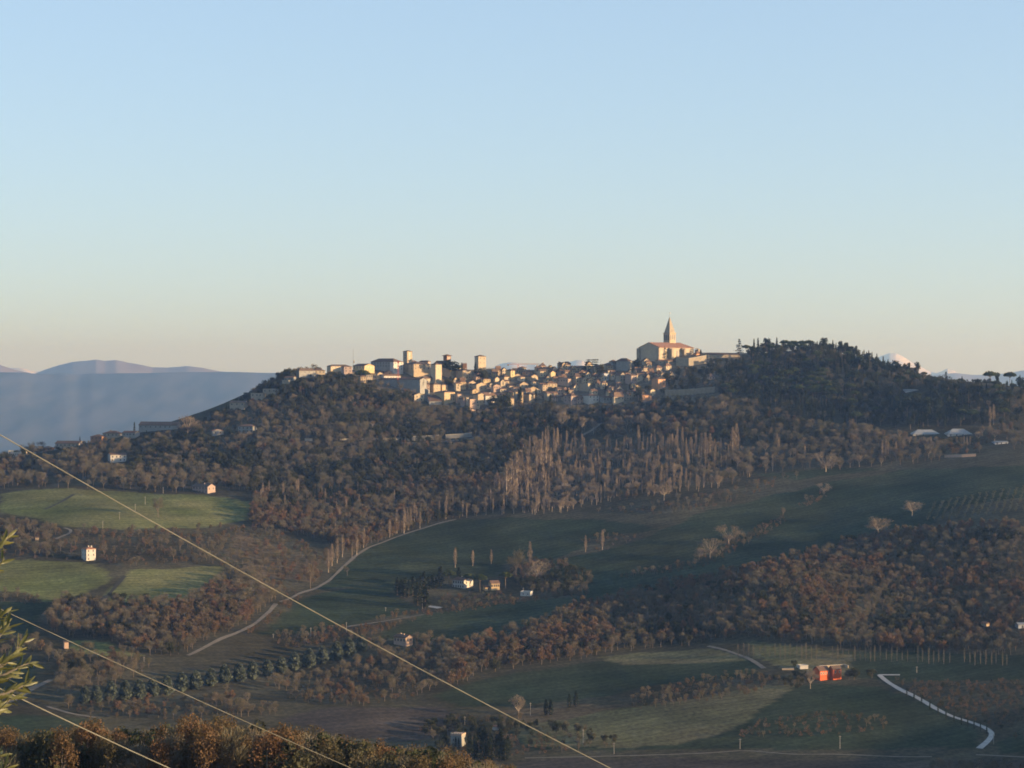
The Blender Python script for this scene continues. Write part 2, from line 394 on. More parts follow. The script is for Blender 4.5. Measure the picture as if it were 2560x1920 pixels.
M_FARHILL = material('far_woodland', (0.050, 0.074, 0.078), (0.115, 0.122, 0.118), scale=0.006, detail=9, coord='Object', contrast=(0.35, 0.65), aniso=(1, .14, 1))
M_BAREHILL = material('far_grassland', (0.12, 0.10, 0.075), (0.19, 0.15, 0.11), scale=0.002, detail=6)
M_SNOW = material('snow', (0.58, 0.55, 0.55), (0.34, 0.35, 0.38), scale=0.002, detail=6, rough=0.7)  # bluish half of the noise paints shade on the snow
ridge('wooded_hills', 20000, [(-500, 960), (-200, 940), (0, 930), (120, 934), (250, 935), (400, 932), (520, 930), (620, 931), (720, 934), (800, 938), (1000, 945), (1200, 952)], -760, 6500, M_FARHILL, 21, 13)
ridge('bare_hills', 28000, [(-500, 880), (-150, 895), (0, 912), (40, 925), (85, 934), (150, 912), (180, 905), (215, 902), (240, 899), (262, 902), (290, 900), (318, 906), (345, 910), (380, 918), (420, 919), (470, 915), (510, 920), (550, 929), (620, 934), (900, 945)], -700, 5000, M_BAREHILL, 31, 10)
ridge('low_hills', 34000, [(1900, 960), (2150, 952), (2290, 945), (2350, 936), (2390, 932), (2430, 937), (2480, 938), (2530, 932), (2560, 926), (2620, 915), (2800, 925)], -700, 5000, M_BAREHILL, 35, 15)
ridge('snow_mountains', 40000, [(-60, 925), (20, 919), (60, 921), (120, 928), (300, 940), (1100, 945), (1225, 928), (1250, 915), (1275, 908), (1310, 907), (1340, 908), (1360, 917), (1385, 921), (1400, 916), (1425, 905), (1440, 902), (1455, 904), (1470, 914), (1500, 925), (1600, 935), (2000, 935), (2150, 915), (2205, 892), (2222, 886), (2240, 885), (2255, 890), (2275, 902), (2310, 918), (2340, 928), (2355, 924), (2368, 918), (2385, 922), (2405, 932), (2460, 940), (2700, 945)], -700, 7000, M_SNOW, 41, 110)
# ------------------------------------------------------------------ trees
def leafmat(name, ramp, lo=0.76, hi=1.2, scale=0.55, trans=0.25):
    m = material(name, None, ((lo, lo, lo), (hi, hi * 0.99, hi * 0.96)), scale=scale, rnd=ramp, rough=1.0, spec=0.0, detail=2.0)
    if trans:
        N = m.node_tree.nodes; L = m.node_tree.links; b = N['Principled BSDF']; o = N['Material Output']
        tr = N.new('ShaderNodeBsdfTranslucent'); mx = N.new('ShaderNodeMixShader'); mx.inputs[0].default_value = trans
        L.new(b.inputs['Base Color'].links[0].from_socket, tr.inputs['Color'])
        L.new(b.outputs[0], mx.inputs[1]); L.new(tr.outputs[0], mx.inputs[2]); L.new(mx.outputs[0], o.inputs['Surface'])
    return m
M_BARK = material('bark', (0.11, 0.085, 0.062), (0.19, 0.155, 0.12), scale=1.5, detail=3)
M_PALEBARK = material('pale_bark', (0.30, 0.24, 0.18), (0.42, 0.35, 0.27), scale=1.2, detail=3)
M_TWIG = leafmat('bare_twigs', [(0.108, 0.100, 0.072), (0.145, 0.126, 0.092), (0.116, 0.109, 0.074), (0.155, 0.127, 0.092), (0.100, 0.100, 0.068), (0.170, 0.149, 0.114)], trans=0.15)
M_PALE = leafmat('pale_twigs', [(0.175, 0.150, 0.115), (0.210, 0.172, 0.132), (0.190, 0.155, 0.112), (0.230, 0.195, 0.152)], trans=0.15)
M_RUSSET = leafmat('russet_leaves', [(0.142, 0.100, 0.064), (0.120, 0.100, 0.064), (0.168, 0.106, 0.067), (0.118, 0.103, 0.068), (0.155, 0.092, 0.057)])
M_AUTUMN = leafmat('autumn_leaves', [(0.102, 0.079, 0.042), (0.128, 0.082, 0.044), (0.086, 0.076, 0.042), (0.138, 0.080, 0.044), (0.108, 0.088, 0.048)])
M_EVER = leafmat('evergreen_leaves', [(0.040, 0.048, 0.027), (0.054, 0.060, 0.032), (0.070, 0.068, 0.040), (0.048, 0.056, 0.034)])
M_POPLAR = leafmat('poplar_twigs', [(0.205, 0.162, 0.122), (0.170, 0.138, 0.105), (0.230, 0.182, 0.138), (0.185, 0.146, 0.108)], lo=0.75, hi=1.2, trans=0.1)
M_CYPRESS = leafmat('cypress_needles', [(0.028, 0.038, 0.022), (0.040, 0.050, 0.028), (0.032, 0.045, 0.030)])
M_PINE = leafmat('pine_needles', [(0.062, 0.080, 0.030), (0.076, 0.092, 0.036), (0.054, 0.070, 0.030)])
M_CEDAR = leafmat('cedar_needles', [(0.030, 0.042, 0.030), (0.040, 0.052, 0.036)])
M_OLIVE = leafmat('olive_leaves', [(0.090, 0.100, 0.062), (0.110, 0.118, 0.078), (0.085, 0.098, 0.066)])
M_CONIFER = leafmat('grey_green_needles', [(0.092, 0.112, 0.088), (0.104, 0.124, 0.096)])
M_SHRUB = leafmat('shrub_twigs', [(0.125, 0.080, 0.052), (0.160, 0.100, 0.060), (0.085, 0.075, 0.045), (0.110, 0.088, 0.060), (0.070, 0.062, 0.040)])

def rdir(n):
    d = nrg.normal(size=(n, 3)); return d / np.linalg.norm(d, axis=1)[:, None]
def quads(cen, size, nrm=None):
    """small squarish leaf clumps at cen, size each, facing random ways"""
    n = len(cen); a = rdir(n) if nrm is None else nrm
    t = np.cross(a, rdir(n)); t /= np.linalg.norm(t, axis=1)[:, None] + 1e-9; b = np.cross(a, t)
    s = (np.asarray(size) * np.ones(n))[:, None]; k = nrg.uniform(0.55, 1.0, (n, 1))
    v = np.stack([cen - t * s, cen - b * s * k, cen + t * s, cen + b * s * k], 1).reshape(-1, 3)
    return v, np.arange(4 * n).reshape(n, 4)
def slivers(base, dirs, length, width):
    n = len(base); d = dirs; t = np.cross(d, rdir(n)); t /= np.linalg.norm(t, axis=1)[:, None] + 1e-9
    L_ = (np.asarray(length) * np.ones(n))[:, None]; w = (np.asarray(width) * np.ones(n))[:, None]
    tip = base + d * L_; mid = base + d * L_ * 0.55 + rdir(n) * L_ * 0.06
    v = np.stack([base - t * w * 0.6, mid - t * w * 0.5, tip, mid + t * w * 0.5], 1).reshape(-1, 3)
    return v, np.arange(4 * n).reshape(n, 4)
def merge(parts):
    V, Fc, o = [], [], 0
    for v, f in parts: V.append(v); Fc.append(f + o); o += len(v)
    return np.concatenate(V), np.concatenate(Fc)
def limb(pts, r0, r1, sides=5):
    mb = MB(); n = len(pts); mb.tube(pts, [r0 + (r1 - r0) * i / (n - 1) for i in range(n)], sides)
    return np.array(mb.v, float), np.array([f for f in mb.f if len(f) == 4])
def lobes(n, c, r, k, flat=1.0, up=0.0):
    """points spread over k lumps that together make a crown round c with radii r"""
    d = rdir(k); d[:, 2] = d[:, 2] * flat + up
    lc = np.array(c) + d * np.array(r) * nrg.uniform(0.45, 0.8, (k, 1)); lr = nrg.uniform(0.3, 0.52, k)
    i = nrg.integers(0, k, n); q = rdir(n) * (nrg.random((n, 1)) ** 0.45)
    return lc[i] + q * np.array(r) * lr[i][:, None], lc, q

def t_bare(h=12.0, r=4.9, n=1000, k=15, zc=.60, zr=.30):
    trunk = [limb([(0, 0, -1.0), (0.1, 0, h * 0.16), (0.0, 0.15, h * 0.34)], h * 0.019, h * 0.013)]
    d = rdir(k); d[:, 2] = d[:, 2] * .8 + .25
    lc = np.array((0, 0, h * zc)) + d * np.array((r * .72, r * .72, h * zr)) * nrg.uniform(.55, 1.0, (k, 1)); lr = nrg.uniform(.30, .48, k)
    for c in lc[:10]:
        s = np.array((0, 0.12, h * nrg.uniform(0.22, 0.36))); mid = s * .45 + c * .55 + np.array((c[0] * .10, c[1] * .10, -.03 * h))
        trunk.append(limb([s, mid, c], h * 0.008, h * 0.0022, 4))
    i = nrg.integers(0, k, n); q = rdir(n) * nrg.random((n, 1)) ** .5
    b = lc[i] + q * np.array((r, r, h * .34)) * lr[i][:, None]
    c0 = np.array((0, 0, h * (zc - .24))); d = (b - c0) / np.linalg.norm(b - c0, axis=1)[:, None] + q * .7 + rdir(n) * 0.45 + np.array((0, 0, 0.3)); d /= np.linalg.norm(d, axis=1)[:, None]
    return merge(trunk), merge([slivers(b - d * .05 * h, d, nrg.uniform(0.06, 0.13, n) * h, nrg.uniform(0.0075, 0.0135, n) * h)])
def t_leafy(h=10.0, r=4.2, n=520, size=0.042, k=11, zc=0.6, zr=0.40, trunk=0.5):
    tr = [limb([(0, 0, -1.0), (0.1, 0.05, h * 0.25), (0, 0.1, h * trunk)], h * 0.022, h * 0.012)]
    p, lc, q = lobes(n, (0, 0, h * zc), (r, r, h * zr), k, 1.0, 0.12)
    for c in lc[:5]: tr.append(limb([(0, 0.05, h * 0.3), c * 0.55 + np.array((0, 0, h * 0.14)), c], h * 0.010, h * 0.004, 4))
    return merge(tr), merge([quads(p, nrg.uniform(0.6, 1.3, n) * size * h)])
def t_poplar(h=18.0, r=1.7, n=420):
    tr = [limb([(0, 0, -1.0), (0, 0, h * 0.5), (0, 0, h * 0.97)], h * 0.014, h * 0.003)]
    z = h * (0.10 + 0.86 * nrg.random(n) ** 0.9); rr = r * np.clip(np.minimum((z / h - 0.04) * 3.2, (1.02 - z / h) * 2.0), 0.08, 1.0)
    a = nrg.uniform(0, 2 * math.pi, n); q = np.sqrt(nrg.random(n)); b = np.column_stack([np.cos(a) * rr * q * .8, np.sin(a) * rr * q * .8, z])
    d = np.column_stack([np.cos(a) * .28, np.sin(a) * .28, np.ones(n)]) + rdir(n) * 0.12; d /= np.linalg.norm(d, axis=1)[:, None]
    return merge(tr), merge([slivers(b, d, nrg.uniform(0.06, 0.13, n) * h, nrg.uniform(0.007, 0.012, n) * h)])
def t_cypress(h=14.0, r=1.25, n=420, blunt=0.6, zmax=0.28):
    tr = [limb([(0, 0, -1.0), (0, 0, h * 0.15), (0, 0, h * 0.6)], h * 0.015, h * 0.006)]
    t = nrg.random(n) ** 0.85; z = h * (0.03 + 0.96 * t); prof = np.minimum(0.55 + t / zmax * 0.45, np.clip((1.0 - t) / (1 - zmax), 0, 1) ** blunt)
    a = nrg.uniform(0, 2 * math.pi, n); q = nrg.random(n) ** 0.4; rr = r * prof * q * (1 + 0.22 * np.sin(3 * a + z * 1.3))
    p = np.column_stack([np.cos(a) * rr, np.sin(a) * rr, z])
    return merge(tr), merge([quads(p, nrg.uniform(0.6, 1.25, n) * (0.22 * r + 0.012 * h))])
def t_umbrella(h=13.0, r=5.2, n=700):
    tr = [limb([(0, 0, -1.0), (0.25, 0, h * 0.35), (0.1, 0.1, h * 0.72)], h * 0.022, h * 0.014)]
    a = nrg.uniform(0, 2 * math.pi, n); q = nrg.random(n) ** 0.5
    lump = 1 + 0.13 * np.sin(5 * a + 1) + 0.08 * np.sin(9 * a)
    p = np.column_stack([np.cos(a) * r * q * lump, np.sin(a) * r * q * lump, h * 0.76 + h * 0.22 * np.sqrt(np.clip(1 - q * q, 0, 1)) * nrg.uniform(-0.25, 1.05, n) + nrg.normal(0, 0.14, n)])
    for i in range(7):
        b = 2 * math.pi * i / 7 + .3; tr.append(limb([(0.15, 0.05, h * 0.6), (r * .38 * math.cos(b), r * .38 * math.sin(b), h * 0.73), (r * .72 * math.cos(b), r * .72 * math.sin(b), h * .82)], h * 0.011, h * 0.004, 4))
    return merge(tr), merge([quads(p, nrg.uniform(0.35, 0.75, n))])
def t_cedar(h=16.0, r=6.0, n=560, flat=False):
    tr = [limb([(0, 0, -1.0), (0, 0, h * 0.5), (0, 0, h * 0.97)], h * 0.024, h * 0.006)]; P_ = []
    tiers = 4 if flat else 8
    for i in range(tiers):
        f = i / (tiers - 1); z = h * ((0.55 + 0.42 * f) if flat else (0.22 + 0.74 * f)); R_ = r * ((1.0 - 0.35 * abs(f - .6)) if flat else (1.0 - 0.86 * f))
        for j in range(5):
            a = nrg.uniform(0, 6.28); L_ = R_ * nrg.uniform(.6, 1.05)
            tr.append(limb([(0, 0, z - 0.03 * h), (L_ * .5 * math.cos(a), L_ * .5 * math.sin(a), z), (L_ * .9 * math.cos(a), L_ * .9 * math.sin(a), z)], h * 0.008, h * 0.003, 4))
            m = int(n / tiers / 5); u = nrg.random(m) ** 0.6
            P_.append(np.column_stack([L_ * u * math.cos(a) + nrg.normal(0, .16 * R_, m), L_ * u * math.sin(a) + nrg.normal(0, .16 * R_, m), z + nrg.normal(0, 0.018 * h, m)]))
    p = np.concatenate(P_); nr = rdir(len(p)) * 0.6 + np.array((0, 0, 1.0)); nr /= np.linalg.norm(nr, axis=1)[:, None]
    return merge(tr), merge([quads(p, nrg.uniform(0.4, 0.85, len(p)) * h / 16, nr)])
def t_shrub(h=3.0, r=2.0, n=170):
    p, lc, q = lobes(n, (0, 0, h * 0.42), (r, r, h * 0.55), 6); p[:, 2] = np.abs(p[:, 2])
    v1 = quads(p[::2], nrg.uniform(0.12, 0.3, len(p[::2]))); b = p[1::2]; d = b / (np.linalg.norm(b, axis=1)[:, None] + .01) + np.array((0, 0, .5)) + rdir(len(b)) * .4; d /= np.linalg.norm(d, axis=1)[:, None]
    return limb([(0, 0, -.6), (0, 0, .4), (0.1, 0, h * .5)], .12, .04, 4), merge([v1, slivers(b, d, nrg.uniform(.4, .9, len(b)), nrg.uniform(.04, .09, len(b)))])

KIND = {   # kind: (object name, category, crown material, bark, builder, variants, reference height)
    'bare': ('bare_tree', 'tree', M_TWIG, M_BARK, t_bare, 4, 12.0),
    'pale': ('pale_bare_tree', 'tree', M_PALE, M_PALEBARK, t_bare, 3, 12.0),
    'round': ('round_bare_tree', 'tree', M_PALE, M_PALEBARK, lambda: t_bare(9, 5.2, 1100, 17, .47, .42), 2, 9.0),
    'sapling': ('poplar_sapling', 'sapling', M_TWIG, M_BARK, lambda: t_poplar(9, .75, 150), 3, 9.0),
    'russet': ('russet_oak', 'tree', M_RUSSET, M_BARK, lambda: t_leafy(10, 4.0, 900, 0.032, k=13), 3, 10.0),
    'autumn': ('autumn_tree', 'tree', M_AUTUMN, M_BARK, lambda: t_leafy(13, 3.7, 2000, 0.017, k=15, zc=0.58, zr=0.44, trunk=0.75), 4, 13.0),
    'ever': ('evergreen_oak', 'tree', M_EVER, M_BARK, lambda: t_leafy(11, 4.7, 900, 0.037, k=12, zc=0.56, zr=0.44), 3, 11.0),
    'poplar': ('poplar_tree', 'poplar', M_POPLAR, M_PALEBARK, t_poplar, 3, 18.0),
    'cypress': ('cypress_tree', 'cypress', M_CYPRESS, M_BARK, t_cypress, 3, 14.0),
    'umbrella': ('umbrella_pine', 'pine', M_PINE, M_BARK, t_umbrella, 2, 13.0),
    'pine': ('dark_pine', 'pine', M_CYPRESS, M_BARK, lambda: t_leafy(15, 4.2, 850, 0.034, k=12, zc=0.62, zr=0.38, trunk=0.8), 3, 15.0),
    'cedar': ('cedar_tree', 'cedar', M_CEDAR, M_BARK, t_cedar, 2, 16.0),
    'flatcedar': ('flat_topped_cedar', 'cedar', M_CEDAR, M_BARK, lambda: t_cedar(16, 8, 620, True), 1, 16.0),
    'olive': ('olive_tree', 'olive tree', M_OLIVE, M_BARK, lambda: t_leafy(4.5, 2.3, 260, 0.055, k=6, zc=0.58, zr=0.42), 2, 4.5),
    'conifer': ('clipped_conifer', 'conifer', M_CONIFER, M_BARK, lambda: t_cypress(10, 3.6, 2200, 0.40, 0.24), 2, 10.0),
    'shrub': ('shrub', 'shrub', M_SHRUB, M_BARK, t_shrub, 3, 3.0),
}
PROTO = {}
for kd, (nm, cat, cm, bm_, fn, nv, hh) in KIND.items():
    PROTO[kd] = []
    for v in range(nv):
        (tv, tf), (cv, cf) = fn()
        both = mesh_np(nm, np.concatenate([tv, cv]), np.concatenate([tf, cf + len(tv)]), [bm_, cm], np.concatenate([np.zeros(len(tf)), np.ones(len(cf))]))
        PROTO[kd].append((both, mesh_np(nm + '_trunk', tv, tf, [bm_]), mesh_np(nm + '_crown', cv, cf, [cm])))

TREES = []      # (kind, variant, x, y, z, height, turn, group, label)
def add_tree(kd, x, y, h, group, label, z=None, sx=1.0):
    TREES.append((kd, rng.randrange(KIND[kd][5]), x, y, float(hz(x, y)) if z is None else z, h, rng.uniform(0, 6.28), group, label, sx))

# keep-clear boxes of the picture, (col0, col1, row0, row1, distance): nothing nearer may grow in front of them
CLEAR = []
ROADBAND = []    # (points) kept free of trees

# visibility: lowest picture row hidden behind nearer ground, per column
UC = np.arange(-40, 2601, 20)
MINROW = np.stack([column(int(c))[1] for c in UC])
def shows(px, top, Y):
    i = np.clip(np.round((px + 40) / 20).astype(int), 0, len(UC) - 1); j = np.clip(((Y - 6 - YL[0]) / 2).astype(int), 0, len(YL) - 1)
    return top < MINROW[i, j] + 1.0

def scatter(poly, spacing, mix, group, label, hscale=1.0, ylim=(1240, 3080), jitter=0.42, gaps=0.0, seed=0, cap=None):
    """trees over a piece of ground given by its outline in the photograph; mix: kind -> (share, height lo, height hi)"""
    pr = np.array([tuple(ground(a, b))[:2] for a, b in poly]); 
    x0, x1, y0, y1 = pr[:, 0].min() - 30, pr[:, 0].max() + 30, pr[:, 1].min() - 40, pr[:, 1].max() + 60
    g = np.random.default_rng(1000 + seed)
    gx, gy = np.meshgrid(np.arange(x0, x1, spacing), np.arange(max(y0, ylim[0]), min(y1, ylim[1]), spacing))
    gx = gx + spacing * 0.5 * (np.arange(gx.shape[0]) % 2)[:, None]
    x = gx.ravel() + g.uniform(-jitter, jitter, gx.size) * spacing; y = gy.ravel() + g.uniform(-jitter, jitter, gx.size) * spacing
    z = hz(x, y); px, py = project(x, y, z)
    ok = in_poly(px, py, poly) & (px > -60) & (px < 2620)
    if gaps: ok &= (vnoise(x, y, 55, 77 + seed) + 0.5) > gaps
    x, y, z, px, py = x[ok], y[ok], z[ok], px[ok], py[ok]
    kinds = list(mix); share = np.array([mix[k][0] for k in kinds], float); share /= share.sum()
    cum = np.cumsum(share)
    clump = np.clip((vnoise(x, y, 58, 91 + seed) + 0.5 - 0.5) * 1.15 + 0.5, 0, 0.999); pick = np.where(g.random(len(x)) < 0.62, clump, g.random(len(x)))
    ki = np.searchsorted(cum, pick)
    for i in range(len(x)):
        k = kinds[min(ki[i], len(kinds) - 1)]; _, lo, hi = mix[k]; h = lo + (hi - lo) * g.uniform(0, 1) ** 1.15 * (1.35 if g.random() < .12 else 1); h *= hscale
        m = y[i] / F
        if cap is not None: h = min(h, (py[i] - np.interp(px[i], cap[0], cap[1]) - g.uniform(0, 16)) * m)
        if h < 2: continue
        top = py[i] - h / m; wd = h * {'poplar': .1, 'cypress': .1}.get(k, .38) / m
        if not shows(np.array([px[i]]), np.array([top]), np.array([y[i]]))[0]: continue
        bad = False
        for c in CLEAR:
            if px[i] + wd > c[0] and px[i] - wd < c[1] and top < c[3] and py[i] > c[2] and y[i] < c[4]:
                room = (py[i] - c[3]) * m
                if room > 0.42 * lo * hscale: h = min(h, room); top = py[i] - h / m
                else: bad = True; break
        if bad: continue
        if len(ROADBAND):
            d2 = (RB[:, 0] - x[i]) ** 2 + (RB[:, 1] - y[i]) ** 2; j = int(np.argmin(d2))
            if d2[j] < (RB[j, 2] + 0.26 * h) ** 2: continue
            fr = (np.abs(RB[:, 3] - px[i]) < wd * 0.8) & (RB[:, 4] > top + 0.2 * h / m) & (RB[:, 4] < py[i]) & (RB[:, 5] > 0)
            if fr.any(): continue
        add_tree(k, x[i], y[i], h, group, label.get(k, next(iter(label.values()))) if isinstance(label, dict) else label, z[i], g.uniform(0.85, 1.2))
# ------------------------------------------------------------------ building materials
def wallmat(name, a, b): return material(name, a, b, scale=0.35, detail=6, rough=0.95, contrast=(0.3, 0.72))
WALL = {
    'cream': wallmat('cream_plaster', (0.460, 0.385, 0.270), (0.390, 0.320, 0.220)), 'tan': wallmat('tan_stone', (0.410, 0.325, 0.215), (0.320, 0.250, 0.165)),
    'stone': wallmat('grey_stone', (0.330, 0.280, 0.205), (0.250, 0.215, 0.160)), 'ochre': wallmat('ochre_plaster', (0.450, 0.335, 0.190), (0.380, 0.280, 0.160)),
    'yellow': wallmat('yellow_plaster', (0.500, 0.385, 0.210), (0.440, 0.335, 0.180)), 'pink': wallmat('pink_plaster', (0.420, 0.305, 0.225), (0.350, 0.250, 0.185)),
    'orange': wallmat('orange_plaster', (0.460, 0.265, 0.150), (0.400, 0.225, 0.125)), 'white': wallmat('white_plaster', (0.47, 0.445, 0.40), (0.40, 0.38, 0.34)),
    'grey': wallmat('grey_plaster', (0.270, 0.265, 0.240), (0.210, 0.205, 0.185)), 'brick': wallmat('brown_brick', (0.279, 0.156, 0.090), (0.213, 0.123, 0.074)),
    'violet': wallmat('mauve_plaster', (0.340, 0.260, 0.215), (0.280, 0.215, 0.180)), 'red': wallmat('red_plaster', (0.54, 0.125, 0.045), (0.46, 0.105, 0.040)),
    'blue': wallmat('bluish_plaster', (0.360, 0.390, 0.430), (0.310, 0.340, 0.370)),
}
M_ROOF = material('roof_tiles', None, ((0.70, 0.70, 0.70), (1.25, 1.22, 1.18)), scale=0.8, rnd=[(0.135, 0.088, 0.066), (0.115, 0.086, 0.070), (0.165, 0.103, 0.073), (0.125, 0.098, 0.080)], rough=0.95, spec=0.05, detail=5)
M_REDROOF = material('red_roof_tiles', (0.32, 0.16, 0.09), (0.25, 0.125, 0.075), scale=0.8, detail=5)
M_WIN = material('dark_window', (0.030, 0.028, 0.028), (0.06, 0.055, 0.05), scale=0.4, rough=0.35, spec=0.4)
M_PALEWIN = material('stone_window_frame', (0.55, 0.50, 0.40))
M_METAL = material('painted_metal', (0.24, 0.25, 0.25), (0.18, 0.19, 0.19), scale=0.5, rough=0.5, spec=0.4)
M_REDMETAL = material('red_painted_steel', (0.40, 0.09, 0.05), (0.32, 0.07, 0.04), scale=0.3, rough=0.5)
M_POLE = material('weathered_pole', (0.33, 0.31, 0.28), (0.26, 0.24, 0.21), scale=0.8)
M_CONC = material('pale_concrete', (0.34, 0.32, 0.27), (0.24, 0.22, 0.19), scale=0.15, detail=6)
M_GRAVEL = material('white_gravel', (0.36, 0.355, 0.33), (0.27, 0.265, 0.25), scale=0.3, detail=6)
M_DIRT = material('pale_dirt_road', (0.185, 0.165, 0.135), (0.120, 0.108, 0.086), scale=0.25, detail=6)
M_DITCH = material('dark_earth', (0.035, 0.036, 0.026), (0.050, 0.046, 0.032), scale=0.4)

_w = MB(); _w.box(-0.5, 0.5, -0.06, 0.06, -0.5, 0.5); WIN_ME = _w.mesh('window', [M_WIN])
_w = MB(); _w.box(-0.5, 0.5, -0.5, 0.5, -1.0, 1.0); _w.box(-0.62, 0.62, -0.62, 0.62, 1.0, 1.18)
CHIM_ME = {k: None for k in WALL}
def chim_mesh(c):
    if CHIM_ME[c] is None: CHIM_ME[c] = _w.mesh('chimney', [WALL[c]])
    return CHIM_ME[c]

def add_window(parent, x, y, z, w, h, rz=0.0, me=None):
    o = link('window', me or WIN_ME, parent, (x, y, z), rz); o.scale = (w, 1.0, h); return o

def house_geometry(root, w, d, h, rh, roof, wc, roofmat=None, sink=6.0, over=0.45, thick=0.28):
    """walls and roof of a house whose lit front is at -y and whose shaded flank is at -x"""
    x, y = w / 2, d / 2
    b = MB(); rf = MB(); cs = [(-x, -y), (x, -y), (x, y), (-x, y)]
    for i in range(4):
        j = (i + 1) % 4; b.poly([(*cs[i], -sink), (*cs[j], -sink), (*cs[j], h), (*cs[i], h)])
    X, Y = x + over, y + over
    if roof == 'g':          # ridge runs back from the lit front
        b.poly([(-x, -y, h), (x, -y, h), (0, -y, h + rh)]); b.poly([(x, y, h), (-x, y, h), (0, y, h + rh)])
        e = h - rh * over / x
        rf.slab([(-X, -Y, e), (0, -Y, h + rh), (0, Y, h + rh), (-X, Y, e)][::-1], -thick); rf.slab([(X, -Y, e), (X, Y, e), (0, Y, h + rh), (0, -Y, h + rh)][::-1], -thick)
    elif roof == 's':        # ridge runs along the lit front
        b.poly([(-x, y, h), (-x, -y, h), (-x, 0, h + rh)]); b.poly([(x, -y, h), (x, y, h), (x, 0, h + rh)])
        e = h - rh * over / y
        rf.slab([(-X, -Y, e), (X, -Y, e), (X, 0, h + rh), (-X, 0, h + rh)][::-1], -thick); rf.slab([(X, Y, e), (-X, Y, e), (-X, 0, h + rh), (X, 0, h + rh)][::-1], -thick)
    elif roof == 'h':
        b.poly([(-x, -y, h), (x, -y, h), (x, y, h), (-x, y, h)])
        if w >= d: r0, r1 = (-(x - y * .9), 0), ((x - y * .9), 0)
        else: r0, r1 = (0, -(y - x * .9)), (0, (y - x * .9))
        A, B = (*r0, h + rh), (*r1, h + rh); e = h - 0.05
        c = [(-X, -Y, e), (X, -Y, e), (X, Y, e), (-X, Y, e)]
        if w >= d: fs = [[c[0], c[1], B, A], [c[2], c[3], A, B], [c[3], c[0], A], [c[1], c[2], B]]
        else: fs = [[c[1], c[2], B, A], [c[3], c[0], A, B], [c[0], c[1], A], [c[2], c[3], B]]
        for f in fs: rf.poly(f)
        low = [(p[0], p[1], p[2] - thick) for p in c]
        for i in range(4): j = (i + 1) % 4; rf.poly([low[i], low[j], c[j], c[i]])
        rf.poly(low[::-1])
    elif roof == 'p':        # lean-to rising from the front to the back
        b.poly([(-x, y, h), (-x, -y, h), (-x, y, h + rh)]); b.poly([(x, -y, h), (x, y, h), (x, y, h + rh)]); b.poly([(x, y, h), (-x, y, h), (-x, y, h + rh), (x, y, h + rh)])
        rf.slab([(-X, -Y, h), (X, -Y, h), (X, Y, h + rh + .1), (-X, Y, h + rh + .1)][::-1], -thick)
    else:                    # flat roof behind a low parapet
        b.poly([(-x, -y, h), (x, -y, h), (x, y, h), (-x, y, h)])
        rf.box(-x - .15, x + .15, -y - .15, -y + .25, h + .003, h + .55); rf.box(-x - .15, x + .15, y - .25, y + .15, h + .003, h + .55)
        rf.box(-x - .15, -x + .25, -y + .25, y - .25, h + .003, h + .55); rf.box(x - .25, x + .15, -y + .25, y - .25, h + .003, h + .55)
    wl = b.build('wall', WALL[wc], root); rfo = rf.build('roof', roofmat or (WALL[wc] if roof == 'f' else M_ROOF), root)
    return wl, rfo

HOUSE_AT = []    # (x, y, radius)
def house(l, c, r, base, eave, ridge, roof, wc, label, a=None, win=None, lwin=None, chim=0, name='house', cat='house', group=None, roofmat=None, d=None, wsize=(1.25, 1.85), clear=True, at=None, over=0.45):
    """a house given by its outline in the photograph: shaded flank from column l to c, lit front from c to r"""
    g = at or ground(c, base, 1240); m = g[1] / F
    if a is None: a = 35.0 if c - l > 3 else 25.0
    a = R(a)
    w = max(3.0, (r - c) * m / math.cos(a)); D = d or (max(3.0, (c - l) * m / math.sin(a)) if c - l > 3 else max(6.0, min(0.9 * w, 13)))
    h = max(2.2, (base - eave) * m); rh = max(0.5, (eave - ridge) * m)
    ca, sa = math.cos(a), math.sin(a)
    ox = g[0] + ca * w / 2 - sa * D / 2; oy = g[1] + sa * w / 2 + ca * D / 2
    root = empty(name, (ox, oy, g[2]), a)
    tag(root, label, cat, group)
    wl, rf = house_geometry(root, w, D, h, rh, roof, wc, roofmat, over=over)
    HOUSE_AT.append((ox, oy, 0.5 * math.hypot(w, D)))
    if clear: CLEAR.append((l, r, min(eave, ridge) - 1, base - (0.45 if clear == 'half' else 0.12) * (base - eave), g[1] + 8))
    ww, wh = wsize
    if win is None: win = (max(1, min(4, int(h / 3.3))), max(1, min(6, int(w / 3.4))))
    for i in range(win[0]):
        for j in range(win[1]):
            zz = h - (h / win[0]) * (i + 0.5) if win[0] * 3.4 > h else h - 1.9 - 3.3 * i
            if rng.random() < 0.1 and win[0] * win[1] > 4: continue
            add_window(root, -w / 2 + w * (j + 0.5 + rng.uniform(-.08, .08)) / win[1], -D / 2, zz, ww, wh)
    if lwin:
        for i in range(lwin[0]):
            for j in range(lwin[1]):
                zz = h - (h / lwin[0]) * (i + 0.5) if lwin[0] * 3.4 > h else h - 1.9 - 3.3 * i
                add_window(root, -w / 2, -D / 2 + D * (j + 0.5) / lwin[1], zz, ww, wh, math.pi / 2)
    for k in range(chim):
        o = link('chimney', chim_mesh(wc), rf, (w * rng.uniform(-.3, .3), D * rng.uniform(-.15, .3), h + rh * 0.9 + 0.1)); o.scale = (0.9, 0.9, 0.75)
    return root, w, D, h, rh

